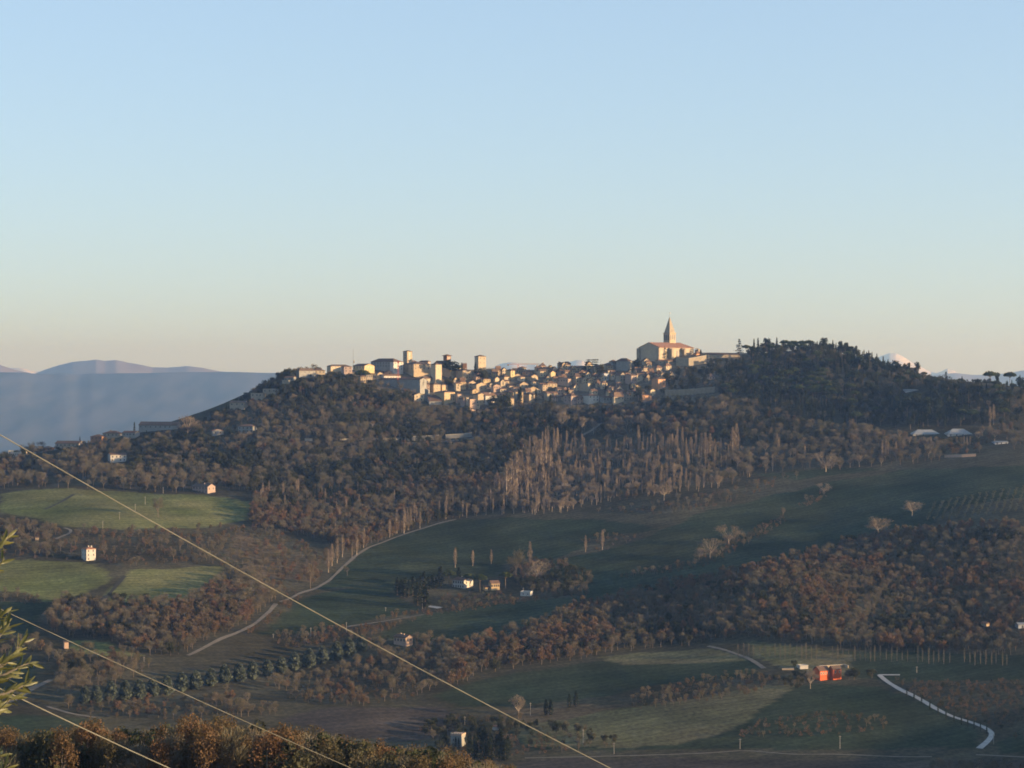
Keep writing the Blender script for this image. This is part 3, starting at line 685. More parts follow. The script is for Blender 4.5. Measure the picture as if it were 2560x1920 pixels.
# ------------------------------------------------------------------ the great church on its terrace
def build_church():
    base = P(1648, 900, 2900); m = 2900 / F; a = R(42)
    Wd, Ln = 35.0, 73.0                       # width of the shaded gable, length of the lit flank
    h = (900 - 868) * m; rh = (868 - 855) * m
    ca, sa = math.cos(a), math.sin(a)
    ox, oy = base[0] + ca * Ln / 2 - sa * Wd / 2, base[1] + sa * Ln / 2 + ca * Wd / 2
    root = empty('church', (ox, oy, base[2]), a); tag(root, 'great stone church with a tall pointed spire, highest building of the town', 'church')
    x, y = Ln / 2, Wd / 2
    xr = x - 13
    # nave walls: gable at -x, canted end at +x
    pl = [(-x, -y), (xr, -y), (x, -y * 0.25), (x, y * 0.25), (xr, y), (-x, y)]
    b = MB(); n = len(pl)
    for i in range(n):
        j = (i + 1) % n; b.poly([(*pl[i], -16), (*pl[j], -16), (*pl[j], h), (*pl[i], h)])
    b.poly([(-x, y, h), (-x, -y, h), (-x, 0, h + rh)]); b.poly([(px_, py_, h) for px_, py_ in pl])
    b.build('wall', wallmat('church_stone', (.43, .36, .26), (.35, .29, .21)), root)
    rf = MB(); o = 0.8; A, B = (-x - .3, 0, h + rh), (xr - 6, 0, h + rh); e = h - .1
    q = [(-x - .3, -y - o, e), (xr + .3, -y - o, e), (x + o, -y * .25 - .3, e), (x + o, y * .25 + .3, e), (xr + .3, y + o, e), (-x - .3, y + o, e)]
    rf.slab([q[0], q[1], B, A], .5); rf.slab([q[1], q[2], B], .5); rf.slab([q[2], q[3], B], .5); rf.slab([q[3], q[4], B], .5); rf.slab([q[4], q[5], A, B], .5)
    rf.build('roof', material('church_roof_tiles', (0.30, 0.16, 0.105), (0.23, 0.13, 0.09), scale=0.5, detail=5), root)
    # deep buttresses along the lit flank
    for f in (0.30, 0.60, 0.93):
        bx = -x + Ln * f - 4
        t = MB(); t.prism([(bx - 1.6, -y - 5.2), (bx + 1.6, -y - 5.2), (bx + 1.6, -y + .2), (bx - 1.6, -y + .2)], -16, h - 2.2)
        t.slab([(bx - 1.9, -y - 5.5, h - 2.15), (bx + 1.9, -y - 5.5, h - 2.15), (bx + 1.9, -y, h - .3), (bx - 1.9, -y, h - .3)], .35); t.build('buttress', WALL['stone'], root)
    t = MB(); t.box(-x - 2.4, -x + .05, y - 3.2, y + 1.2, -16, h - 1.0); t.build('buttress', WALL['stone'], root)
    t = MB(); t.box(-x - 1.6, -x + .05, -y - .8, -y + 2.6, -16, h - .8); t.build('buttress', WALL['stone'], root)
    def arch(wd, ht, dep=0.25):
        p = [(-wd / 2, 0), (wd / 2, 0), (wd / 2, ht - wd * .8)] + [(wd / 2 * math.cos(t) if t < math.pi / 2 else wd / 2 * math.cos(t), ht - wd * .8 + wd * .8 * math.sin(t)) for t in np.linspace(.3, math.pi - .3, 7)] + [(-wd / 2, ht - wd * .8)]
        k = MB(); k.poly([(u, -dep, v) for u, v in p])
        for i in range(len(p)): j = (i + 1) % len(p); k.poly([(p[i][0], 0, p[i][1]), (p[j][0], 0, p[j][1]), (p[j][0], -dep, p[j][1]), (p[i][0], -dep, p[i][1])])
        return k
    for f in (0.13, 0.44, 0.75):
        arch(2.3, 9.6).build('window', [M_WIN], root, (-x + Ln * f - 1.0, -y - .02, 2.4))
    w = arch(2.6, 9.0).build('window', [M_WIN], root, (xr + 6.2, -y * .62 - .05, 2.2)); w.rotation_euler = (0, 0, math.atan2(y * .75, 12))
    w = arch(6.2, 11.5).build('blind_arch', [WALL['cream']], root, (-x - .02, -1.0, 1.5)); w.rotation_euler = (0, 0, -math.pi / 2)
    # bell tower astride the nave
    tw = 10.6 / 2; tx, ty = 3.0, 3.5; z0, z1 = h * .4, (900 - 832) * m
    t = MB(); t.prism([(tx - tw, ty - tw), (tx + tw, ty - tw), (tx + tw, ty + tw), (tx - tw, ty + tw)], z0, z1)
    t.prism([(tx - tw - .45, ty - tw - .45), (tx + tw + .45, ty - tw - .45), (tx + tw + .45, ty + tw + .45), (tx - tw - .45, ty + tw + .45)], z1 + .003, z1 + .9)
    tower = t.build('bell_tower', WALL['tan'], root)
    for k in (-1, 0, 1):
        wd = 1.7 if k else 1.4
        arch(wd, 6.6 if k else 5.6).build('belfry_opening', [M_WIN], tower, (tx + k * 3.0, ty - tw - .02, z1 - 8.0 + (0 if k else 1.0)))
        o = arch(wd, 6.6).build('belfry_opening', [M_WIN], tower, (tx - tw - .02, ty - k * 3.0, z1 - 8.0)); o.rotation_euler = (0, 0, -math.pi / 2)
    s = MB(); zs, ztop = z1 + .9, (900 - 789) * m; q = tw * .90
    cs = [(tx - q, ty - q), (tx + q, ty - q), (tx + q, ty + q), (tx - q, ty + q)]
    for i in range(4):
        j = (i + 1) % 4; s.poly([(*cs[i], zs), (*cs[j], zs), (tx + (cs[j][0] - tx) * .02, ty + (cs[j][1] - ty) * .02, ztop), (tx + (cs[i][0] - tx) * .02, ty + (cs[i][1] - ty) * .02, ztop)])
    s.box(tx - .8, tx + .8, ty - tw + 1.0, ty - tw + 3.5, zs, zs + 3.4)
    spire = s.build('spire', WALL['stone'], tower)
    v = MB(); v.tube([(tx, ty, ztop - .5), (tx, ty, ztop + 5.2)], .16, 6); v.box(tx - .1, tx + 1.9, ty - .06, ty + .06, ztop + 4.0, ztop + 5.0)
    v.build('weathervane', M_METAL, root)
    CLEAR.append((1597, 1755, 780, 893, 2990)); HOUSE_AT.append((ox, oy, 40))
build_church()

def tower(l, c, r, base, top, apex, wc, label, name, cat, a=40, opens=None, over=0.35, at=None, lwin=True, sink=8):
    g = at or ground(c, base, 2000); m = g[1] / F; a = R(a)
    w = (r - c) * m / math.cos(a); d = (c - l) * m / math.sin(a); h = (base - top) * m
    ca, sa = math.cos(a), math.sin(a)
    root = empty(name, (g[0] + ca * w / 2 - sa * d / 2, g[1] + sa * w / 2 + ca * d / 2, g[2]), a); tag(root, label, cat)
    house_geometry(root, w, d, h, max(.6, (top - apex) * m), 'h', wc, sink=sink, over=over)
    for (fx, fz, ww, wh) in opens or []:
        add_window(root, -w / 2 + w * fx, -d / 2, h * fz, ww, wh)
        if lwin: add_window(root, -w / 2, -d / 2 + d * fx, h * fz, ww, wh, math.pi / 2)
    HOUSE_AT.append((root.location.x, root.location.y, 8)); CLEAR.append((l, r, apex, base - 10, g[1] + 5))
    return root, w, d, h

tower(1007, 1018, 1030, 912, 878, 875.6, 'tan', 'square stone bell tower with tall arched openings above the big palaces', 'bell_tower', 'tower', opens=[(.5, .80, 1.5, 5.0), (.5, .52, 1.6, 2.0)], at=Vector(P(1018, 912, 2925)))
tower(1108, 1117, 1127, 912, 889, 885.5, 'brick', 'small brown brick belfry with overhanging roof beside the cedar', 'belfry', 'tower', opens=[(.3, .74, 1.1, 3.2), (.7, .74, 1.1, 3.2)], over=1.5, at=Vector(P(1117, 912, 2915)))
tower(1186, 1196, 1215, 928, 890.5, 886.8, 'cream', 'tall plain tower with low tiled roof beside the battlemented palace', 'tower', 'tower', a=27, opens=[(.28, .86, .9, 1.6), (.75, .84, .9, 2.4), (.28, .56, .7, 1.3), (.75, .56, .7, 1.3), (.75, .2, .7, 1.4)], lwin=False, at=Vector(P(1196, 928, 2905)))

def build_palace():
    """long battlemented wall to the right of the tower"""
    g = Vector(P(1240, 928, 2900)); m = 2900 / F
    root = empty('battlemented_palace', g); tag(root, 'low battlemented stone palace in shade right of the tall plain tower', 'palace')
    L_, h = (1238 - 1197) * m, (928 - 922) * m
    b = MB(); b.box(-L_, 0, 0, 9, -6, h); b.build('wall', WALL['stone'], root)
    for i in range(12):
        t = MB(); t.box(-L_ + .3 + i * L_ / 12, -L_ + .3 + i * L_ / 12 + .85, .05, .75, h, h + 1.15); t.build('merlon', WALL['stone'], root)
    t = MB(); t.box(.003, 4.5, -1.2, 8, -6, h - .4); t.build('annex', WALL['pink'], root)
    g2 = Vector(P(1167, 926, 2925)); r2 = empty('battlemented_block', g2); tag(r2, 'small battlemented brick block peeping out right of the cedar', 'palace')
    t = MB(); t.box(-7, 0, 0, 8, -6, 8.2); t.build('wall', WALL['brick'], r2)
    for i in range(6): t = MB(); t.box(-6.9 + i * 1.2, -6.2 + i * 1.2, .05, .6, 8.2, 9.3); t.build('merlon', WALL['brick'], r2)
    CLEAR.append((1190, 1240, 915, 925, 2890))
build_palace()

# ------------------------------------------------------------------ houses of the town, read off the photograph one by one
H = house
H(740, 748, 786, 946, 927, 921, 'h', 'grey', 'low grey house with hipped roof at the left end of the town crest', chim=1, win=(1, 4))
H(765, 766, 778, 936, 930, 928, 'f', 'blue', 'small bluish white annex with two windows on the far left crest', win=(1, 2))
H(784, 786, 812, 938, 926, 921, 'h', 'stone', 'low stone house with chimney between grey hipped house and cream crest house', chim=1, win=(1, 3))
H(816, 827, 873, 930, 914, 910, 'h', 'cream', 'long cream house with hipped roof behind trees left of the mast', win=(1, 6))
H(858, 860, 880, 936, 917, 914, 'h', 'violet', 'mauve brown house with a few windows left of the yellow gabled house', win=(2, 2))
H(880, 911, 935, 934, 915, 910, 'g', 'yellow', 'yellow gabled house with three tall dark windows near the mast', a=40, win=(1, 3), lwin=(1, 4), wsize=(1.2, 2.9))
H(900, 902, 914, 958, 942, 938, 'h', 'tan', 'narrow tan house below the yellow gabled house', win=(2, 2))
H(914, 916, 931, 950, 937, 934, 's', 'stone', 'low stone house below and right of the yellow gabled house', win=(1, 3))
H(940, 944, 957, 947, 935, 931, 'g', 'tan', 'small tan gabled house left of the long white row', win=(1, 1))
H(924, 983, 1003, 936, 904, 896, 'h', 'grey', 'huge grey palace with long shaded flank of many windows', a=48, win=(2, 2), lwin=(2, 8))  # shade on the flank is put into the grey wall colour
H(981, 984, 1007, 940, 905, 902, 'h', 'white', 'white sunlit end of the huge grey palace, added as a separate block', a=48, win=(3, 3), d=6)  # added block: sun on the palace end put into a white wall
H(955, 975, 995, 912, 899, 893, 'g', 'ochre', 'ochre gable rising behind the huge grey palace', win=(1, 1))
H(1000, 1012, 1048, 916, 903, 897, 'h', 'tan', 'tan house with broad hipped roof below the square bell tower', win=(1, 3))
H(1047, 1070, 1076, 918, 902, 899.5, 'h', 'pink', 'shaded pink house behind the big square block', a=40, win=(1, 1))
H(1003, 1034, 1075, 944, 911, 905, 'h', 'tan', 'big square tan block with two rows of windows', a=32, win=(2, 4), wsize=(1.3, 2.2), lwin=(2, 3))
H(1080, 1090, 1122, 926, 913, 902, 'h', 'tan', 'tan house with large hipped roof left of the cedar', win=(1, 3))
H(1076, 1089, 1104, 960, 912, 908, 'h', 'cream', 'tall narrow cream tower house right of the big square block', a=42, win=(2, 1))
H(1106, 1126, 1139, 946, 923, 919, 'p', 'tan', 'tan house with sloping top and shaded flank below the cedar', a=48, win=(0, 0))
H(1139, 1157, 1178, 951, 926, 922, 'h', 'tan', 'square tan house with three rows of windows below the small battlements', a=38, win=(3, 3), chim=2)
H(952, 960, 1000, 951, 940, 936, 's', 'white', 'long white house with a row of six windows above the convent', win=(1, 6))
H(964, 966, 980, 938, 930, 926.5, 'g', 'orange', 'small orange gabled house behind the long white row', win=(1, 1))
H(990, 1011, 1039, 952, 946.5, 942, 's', 'cream', 'low long house with a thin cream sunlit strip above the convent roof', a=30, win=(0, 0))
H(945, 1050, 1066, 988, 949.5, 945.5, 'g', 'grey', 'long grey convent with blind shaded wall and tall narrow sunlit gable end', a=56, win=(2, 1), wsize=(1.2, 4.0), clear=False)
CLEAR.append((948, 1066, 944, 972, 2800))
H(1050, 1058, 1086, 960, 946, 940, 'h', 'cream', 'cream house with two tall windows and chimney right of the convent gable', win=(1, 2), wsize=(1.2, 3.4), chim=1)
H(1034, 1036, 1060, 1004, 988, 983, 'g', 'cream', 'cream house with low lean-to roof at the foot of the convent gable', win=(2, 2))
H(1066, 1068, 1073, 982, 962, 959, 's', 'pink', 'narrow pink slice of house between convent gable and hipped house', win=(3, 1), d=7)
H(1072, 1084, 1101, 982, 962, 957, 'h', 'tan', 'tan hipped house with two rows of windows below the tall narrow tower house', win=(2, 3), chim=1)
H(1101, 1105, 1119, 979, 963, 961, 'h', 'ochre', 'ochre house with one dark double window beside the tree clump', win=(1, 2), wsize=(1.2, 2.6))
H(1086, 1111, 1137, 1012, 981, 977, 'h', 'ochre', 'large ochre house with three rows of windows at the lower town edge', a=42, win=(3, 4), chim=1, wsize=(1.1, 2.0))
H(1071, 1073, 1104, 1012, 1003, 988, 'p', 'grey', 'wide dark lean-to roof in shade below the tan hipped house', a=12, win=(1, 3), wsize=(.8, .8))
H(1137, 1140, 1151, 980, 960, 957, 's', 'cream', 'cream house with brown door left of the two ochre neighbours', win=(2, 1), wsize=(1.3, 2.2))
H(1148, 1151, 1165, 976, 956, 951, 'h', 'ochre', 'ochre house with six windows below the square tan house', win=(2, 3), wsize=(.9, 1.7))
H(1165, 1172, 1191, 974, 958, 953, 'g', 'tan', 'tan gabled house with chimney right of the ochre house', win=(2, 2), chim=1)
H(1180, 1191, 1217, 981, 962, 956.5, 'g', 'tan', 'broad tan gabled house with three rows of windows in mid town', win=(3, 3), wsize=(.9, 1.6))
H(1179, 1181, 1195, 988, 977, 973, 'g', 'ochre', 'small ochre gabled house below the broad tan gable', win=(1, 1))
H(1182, 1195, 1214, 1014, 986.5, 983, 'g', 'tan', 'tall tan gabled house with paired windows above the trees', win=(3, 2), wsize=(1.2, 1.9))
H(1169, 1175, 1190, 1030, 1000, 998, 'f', 'pink', 'tall pale pink house with flat top reaching down into the trees', win=(2, 1))
H(1188, 1189, 1200, 1024, 1002, 1000, 'f', 'cream', 'narrow cream flat topped house right of the pale pink one', win=(2, 1))
H(1139, 1144, 1153, 1010, 986, 984, 's', 'pink', 'narrow rose pink house right of the large ochre house', win=(2, 1))
H(1150, 1158, 1163, 1017, 998, 994, 'h', 'violet', 'mauve house in shade above the dark round trees', a=50, win=(1, 1))
H(1164, 1166, 1171, 1015, 995, 994, 'f', 'cream', 'thin cream sunlit strip house beside the mauve house', win=(1, 1), d=6)
H(1207, 1209, 1226, 960, 948, 945, 'h', 'yellow', 'yellow house with three windows below the dark tree by the palace', win=(1, 3), wsize=(1, 2))
H(1207, 1209, 1219, 943, 933, 931, 'g', 'yellow', 'small yellow house below the battlemented palace', win=(1, 1))
H(1217, 1219, 1229, 941, 937, 935, 's', 'cream', 'tiny cream house tucked right of the small yellow one', win=(0, 0))
H(1223, 1225, 1236, 968, 960, 957, 'g', 'cream', 'little cream gabled house right of the yellow three windowed house', win=(1, 1))
H(1231, 1234, 1251, 982, 965, 961, 'g', 'pink', 'pinkish tan gabled house with three small windows in mid town', win=(1, 3))
H(1249, 1252, 1263, 969, 954, 948.5, 'g', 'cream', 'small cream chapel front with tall dark arch and bell gable', win=(1, 1), wsize=(1.4, 4.6), name='chapel', cat='chapel')
H(1234, 1238, 1248, 955, 946, 942, 'g', 'cream', 'small cream gable above and left of the chapel front', win=(1, 1))
H(1248, 1261, 1274, 954, 942, 937, 'h', 'tan', 'tan house with wide dark roof above the chapel front', a=40, win=(1, 1))
H(1261, 1263, 1273, 962, 953, 950, 'p', 'tan', 'tan lean-to house right of the chapel front', win=(1, 1))
H(1264, 1277, 1287, 950, 927, 923, 'h', 'yellow', 'tall slim yellow house with two arched windows near the crane', a=48, win=(2, 1), wsize=(1.2, 2.6))
H(1285, 1287, 1302, 946, 938, 935, 'g', 'tan', 'low tan gabled house right of the tall slim yellow house', win=(0, 0))
H(1277, 1290, 1308, 932, 925, 921, 's', 'tan', 'tan roofed house behind the tall slim yellow house', win=(1, 3))
H(1299, 1301, 1316, 928, 919, 916, 'h', 'cream', 'cream penthouse on the crest below the crane', win=(1, 3))
H(1310, 1313, 1331, 940, 929.5, 926, 'h', 'orange', 'salmon orange house with two dark windows on the crest', win=(1, 2), wsize=(1.3, 1.7), chim=2)
H(1316, 1328, 1345, 953, 941, 936, 'g', 'tan', 'tan gabled house with open arch below the salmon orange house', win=(1, 2))
H(1293, 1302, 1313, 955, 944, 941, 's', 'cream', 'cream house with thin white cornice in mid crest', win=(1, 1), wsize=(1.8, 2.2))
H(1297, 1300, 1321, 971, 961, 955, 'g', 'tan', 'broad low tan gable above the great wide gable', win=(1, 2))
H(1272, 1274, 1282, 970, 965, 963, 's', 'cream', 'tiny cream rooftop strip left of the broad low gable', win=(0, 0))
H(1283, 1284, 1293, 970, 964, 961, 'h', 'yellow', 'tiny yellow rooftop house left of the broad low gable', win=(1, 1))
H(1281, 1284, 1299, 979, 970, 968, 's', 'pink', 'low pink house in front of the tiny rooftop houses', win=(1, 2))
H(1299, 1315, 1353, 988, 976, 967, 'g', 'tan', 'great wide tan gabled house with several windows in the right of the sunlit town', a=25, win=(1, 5))
H(1306, 1323, 1342, 1008, 986, 981, 'h', 'tan', 'square tan hipped house with paired window below the great wide gable', a=38, win=(2, 2))
H(1256, 1271, 1286, 997, 981, 977, 'h', 'ochre', 'ochre hipped house above the big leafy tree', a=38, win=(2, 2))
H(1206, 1214, 1243, 1012, 989.5, 983, 's', 'white', 'long white house with tiled roof partly behind round trees', win=(2, 4), chim=1)
H(1239, 1241, 1265, 1002, 986.5, 984, 's', 'cream', 'cream house behind the big leafy tree', win=(1, 3), chim=1)
H(1207, 1209, 1226, 992, 983, 981, 's', 'cream', 'small cream house just above the long white house', win=(1, 2))
H(1249, 1251, 1266, 982, 973.5, 970, 'h', 'cream', 'cream house with ochre blind below the chapel front', win=(1, 2))
H(1330, 1333, 1347, 964, 955, 953, 's', 'cream', 'cream house with ragged lower edge right of the broad low gable', win=(1, 2))
H(1287, 1289, 1297, 1000, 981, 979, 's', 'tan', 'narrow tan house seen between two cypresses', win=(0, 0), d=6)
H(1301, 1302, 1308, 1008, 981, 979, 's', 'tan', 'thin tan house just right of the cypress pair', win=(0, 0), d=6)
H(1266, 1270, 1285, 1022, 998, 994, 'p', 'tan', 'broken tan house showing under the big leafy tree', win=(1, 1))
H(1372, 1377, 1389, 949, 931.5, 927, 'g', 'yellow', 'tall yellow gabled house alone near the right end of the lit town', win=(2, 1))
H(1367, 1369, 1393, 972, 959, 953, 'h', 'tan', 'tan hipped house with three windows below the tall yellow gable', win=(1, 3), wsize=(1, 2), chim=1)
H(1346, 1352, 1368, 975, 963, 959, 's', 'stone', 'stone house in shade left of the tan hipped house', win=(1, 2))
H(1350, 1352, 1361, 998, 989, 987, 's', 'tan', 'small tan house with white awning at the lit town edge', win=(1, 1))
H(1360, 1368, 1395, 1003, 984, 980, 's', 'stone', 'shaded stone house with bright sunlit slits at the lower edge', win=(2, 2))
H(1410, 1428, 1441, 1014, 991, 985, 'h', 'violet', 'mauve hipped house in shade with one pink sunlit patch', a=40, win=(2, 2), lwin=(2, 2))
H(1455, 1472, 1498, 1012, 988.5, 984, 'h', 'white', 'pale grey house with sunlit strip under the roof and two chimneys', a=32, win=(2, 3), chim=2)
H(1531, 1535, 1561, 1012, 992, 980, 'h', 'cream', 'cream house with steep pyramid roof below the terraces', win=(1, 3))
H(1506, 1509, 1530, 1010, 994, 991, 's', 'grey', 'low grey house with thin white post left of the pyramid roof', win=(1, 3))
H(1604, 1606, 1629, 1007, 988.5, 986, 's', 'orange', 'orange house with one reddish window above the wood edge', win=(1, 2), wsize=(1.2, 2.2))
H(1588, 1592, 1615, 957, 937.5, 934, 'h', 'cream', 'cream house half in shadow below the great church', win=(2, 2))
H(1506, 1510, 1523, 955, 935, 933, 'f', 'blue', 'bluish white flat house in shade below the flat topped cedar', win=(3, 2), wsize=(.8, 1.2))
H(1526, 1528, 1537, 952, 938, 936, 's', 'cream', 'small cream house right of the bluish white flat house', win=(1, 1))
H(1540, 1550, 1565, 962, 939, 931, 'g', 'stone', 'shaded stone house with rosy sunlit roof edge', win=(2, 2))
H(1563, 1578, 1592, 963, 939, 935, 's', 'violet', 'mauve brown house in shade left of the half shadowed cream house', win=(2, 2))
H(1630, 1645, 1665, 975, 949, 946, 's', 'orange', 'brown orange house with glowing lower wall below the church', a=38, win=(2, 2))
H(1440, 1442, 1468, 928, 920, 915, 's', 'ochre', 'ochre house with long tiled roof left of the flat topped cedar', win=(1, 3))
H(1515, 1518, 1543, 927, 911, 906, 'h', 'cream', 'cream topped house with three windows under the big dark hipped house', win=(1, 3))
H(1541, 1570, 1581, 928, 903, 896, 'h', 'grey', 'big dark hipped house on the crest left of the church', a=58, win=(1, 2))
H(1527, 1529, 1543, 926, 904.5, 900, 'h', 'grey', 'dark hipped wing left of the big dark hipped house', win=(1, 2))
H(1440, 1470, 1476, 980, 960, 958, 'f', 'stone', 'broad blank stone block in shade in the middle of the lower town', a=60, win=(0, 0))
H(1394, 1420, 1430, 967, 948, 944, 's', 'pink', 'wide pink house in shade with row of small windows', a=55, win=(1, 2), lwin=(1, 4))
H(1431, 1440, 1454, 964, 943, 940, 's', 'tan', 'olive tan house with thin sunlit slits right of the wide pink house', win=(2, 2), lwin=(1, 2))
H(1643, 1646, 1659, 905, 896, 894, 's', 'orange', 'small orange house against the foot of the church', win=(1, 1))
H(1736, 1741, 1754, 889, 884, 879, 'h', 'orange', 'small orange apse house right of the church end', win=(0, 0))
H(1764, 1770, 1852, 896, 887.5, 884, 's', 'stone', 'long low stone wing on the crest right of the church', a=12, win=(1, 8), wsize=(.9, 1.1))
H(1771, 1773, 1788, 950, 941, 934, 'h', 'pink', 'pink turret house with pointed roof among the trees right of town', win=(1, 2))
H(1580, 1582, 1590, 915, 906, 903, 's', 'stone', 'small stone house directly left of the church gable', win=(1, 1))
H(1640, 1648, 1690, 912, 903, 900, 's', 'stone', 'low stone cloister range under the lit church flank', a=30, win=(1, 5))

def wall_thing(name, label, cat, pts, h, mat, th=1.2, butt=0, sink=5, clear=True):
    """a free-standing wall following the ground between picture points (column, row of its foot)"""
    P_ = [ground(a, b, 1240) for a, b in pts]
    mid = sum(P_, Vector((0, 0, 0))) / len(P_); root = empty(name, (mid.x, mid.y, mid.z)); tag(root, label, cat)
    b = MB()
    for p, q in zip(P_[:-1], P_[1:]):
        d = (q - p); d.z = 0; d.normalize(); n = Vector((-d.y, d.x, 0)) * th
        A = [p - mid, q - mid, q + n - mid, p + n - mid]
        lo = [(v.x, v.y, v.z - sink) for v in A]; hi = [(v.x, v.y, v.z + h) for v in A]
        for i in range(4): j = (i + 1) % 4; b.poly([lo[i], lo[j], hi[j], hi[i]])
        b.poly(hi)
    b.build('wall', mat, root)
    c = MB()
    for p, q in zip(P_[:-1], P_[1:]):
        d = (q - p); d.z = 0; d.normalize(); n = Vector((-d.y, d.x, 0))
        A = [p - mid - n * .2, q - mid - n * .2, q + n * (th + .2) - mid, p + n * (th + .2) - mid]
        c.slab([(v.x, v.y, v.z + h + .35) for v in A], .345)
    c.build('coping', M_CONC, root)
    for k in range(butt):
        t = (k + .5) / butt; L_ = len(P_) - 1; i = min(int(t * L_), L_ - 1); p = P_[i].lerp(P_[i + 1], t * L_ - i) - mid
        bb = MB(); bb.prism([(p.x - .8, p.y - 1.4), (p.x + .8, p.y - 1.4), (p.x + .8, p.y + .3), (p.x - .8, p.y + .3)], p.z - sink, p.z + h * .9); bb.build('pier', mat, root)
    xs = [a for a, _ in pts]; m = P_[0].y / F; ys = [q for _, q in pts]
    if clear: CLEAR.append((min(xs), max(xs), min(ys) - h / m, max(ys) - 1, mid.y + 5))
    return root
wall_thing('terrace_wall', 'long shaded terrace wall with piers below the church hill', 'wall', [(1662, 990), (1725, 987), (1787, 982)], 6.0, WALL['stone'], butt=12)
wall_thing('retaining_wall', 'big plain retaining wall in shade under the church terrace', 'wall', [(1690, 915), (1722, 916), (1766, 908)], 9.5, WALL['stone'])
wall_thing('buttress_wall', 'steep grey buttress wall beside the convent gable', 'wall', [(1062, 1001), (1071, 1004)], 13, WALL['grey'], th=2)
wall_thing('road_wall', 'short pale road wall at the left among hillside trees', 'wall', [(762, 1103), (781, 1103)], 2.6, M_CONC)
wall_thing('road_wall', 'long thin pale road wall in the middle of the wooded slope', 'wall', [(850, 1102), (930, 1101), (1006, 1100)], 1.8, M_CONC, clear=False)
wall_thing('road_wall', 'pale arcaded road wall on the slope below the town', 'wall', [(1012, 1102), (1060, 1101), (1098, 1099)], 4.6, WALL['grey'], butt=14, clear=False)
wall_thing('road_wall', 'pale ribbed road wall furthest right on the slope below the town', 'wall', [(1114, 1097), (1150, 1095), (1180, 1091)], 4.0, WALL['grey'], butt=16)
wall_thing('field_wall', 'low pale wall of a ruined barn above the right hand field', 'wall', [(2361, 1145), (2405, 1144), (2440, 1142)], 2.6, WALL['pink'])
wall_thing('garden_wall', 'low sunlit garden wall behind the two red houses', 'wall', [(2048, 1671), (2110, 1668), (2120, 1671)], 1.6, WALL['tan'], th=.5)
wall_thing('garden_wall', 'low tan wall left of the two red houses', 'wall', [(1955, 1676), (1985, 1675)], 1.0, WALL['tan'], th=.5)

# ------------------------------------------------------------------ houses on the left ridge, on the slopes and in the valley
H(345, 347, 446, 1082, 1063, 1055, 's', 'grey', 'long barrack like house with dark roof on the left ridge', a=-14, win=(1, 8), wsize=(1.1, 1.6), clear='half')
H(255, 257, 297, 1100, 1083, 1077, 'h', 'stone', 'grey ridge house with hipped roof left of the tall cypress', a=-14, win=(1, 4), chim=1, clear='half')
H(304, 306, 339, 1098, 1082, 1078, 's', 'grey', 'pale grey ridge house beside the tall cypress', a=-14, win=(1, 4), clear='half')
H(224, 226, 256, 1108, 1091, 1086, 'h', 'brick', 'brown roofed ridge house left of the grey hipped one', a=-14, win=(1, 3), clear='half')
H(136, 138, 200, 1122, 1106, 1100, 's', 'stone', 'long low ridge house with dark roof above the wire', a=-14, win=(1, 6), clear='half')
H(104, 106, 128, 1118, 1107, 1103, 'h', 'brick', 'small red roofed ridge house near the left edge', a=-14, win=(1, 2), clear='half')
H(50, 52, 66, 1118, 1107, 1105, 's', 'tan', 'small tan ridge house at the far left', a=-14, win=(1, 2), clear='half')
H(66, 68, 82, 1122, 1114, 1111, 's', 'yellow', 'low yellow ridge house with lean roof at the far left', a=-14, win=(0, 0), clear='half')
H(19, 21, 33, 1120, 1103, 1101, 'f', 'white', 'tiny white block house against the far hills at the left edge', a=15, win=(1, 2))
H(24, 26, 47, 1136, 1124, 1122, 'f', 'white', 'white porch house under the dark pine at the left edge', a=10, win=(1, 4), wsize=(1.0, 2.2))
H(263, 276, 314, 1158, 1138, 1134, 's', 'white', 'white farmhouse with six windows on the slope below the left ridge', a=18, win=(2, 4))
H(526, 531, 558, 1092, 1078, 1074, 'g', 'grey', 'small grey house with red roof and sunlit gable on the left slope', a=20, win=(1, 2), roofmat=M_REDROOF)
H(593, 595, 633, 1084, 1066, 1061, 'h', 'grey', 'pale grey house on the wooded slope below the stepped ridge houses', a=-14, win=(2, 4), clear='half')
H(572, 574, 612, 1030, 1007, 1003, 's', 'stone', 'lowest of the stepped stone houses climbing the ridge', a=-14, win=(1, 3), clear='half')
H(625, 627, 657, 1006, 984, 981, 'f', 'stone', 'second stepped stone house climbing the ridge with roof hut', a=-14, win=(1, 3), clear='half')
H(655, 657, 690, 992, 973, 970, 'f', 'stone', 'third stepped stone house climbing the ridge', a=-14, win=(1, 3), clear='half')
H(703, 705, 722, 966, 952, 950, 'f', 'stone', 'small stone block below the porch at the top of the ridge steps', a=-14, win=(0, 0), clear='half')
H(709, 711, 734, 956, 945, 942, 's', 'grey', 'open porch house near the top of the ridge steps', a=-14, win=(1, 3), wsize=(1.3, 1.8), clear='half')
H(476, 519, 536, 1234, 1217, 1210, 'g', 'violet', 'pinkish stone farmhouse above the upper left green field', a=48, win=(1, 2), lwin=(2, 5), chim=1)
H(200, 216, 237, 1403, 1373, 1368.5, 'h', 'white', 'white three storey villa with red roof in the left fields', a=35, win=(3, 2), lwin=(3, 2), chim=2, roofmat=M_REDROOF, wsize=(1.0, 1.7))
H(1131, 1160, 1182, 1472, 1452, 1446, 'g', 'white', 'white villa with sunlit end among umbrella pines in the valley', a=52, win=(1, 2), lwin=(2, 5), chim=1)
H(1226, 1228, 1249, 1477, 1459, 1453, 's', 'ochre', 'ochre stone farm block beside the rightmost umbrella pine', a=20, win=(1, 4))
H(1211, 1213, 1228, 1478, 1470, 1466, 'p', 'ochre', 'lean-to wing left of the ochre farm block', a=20, win=(1, 1))
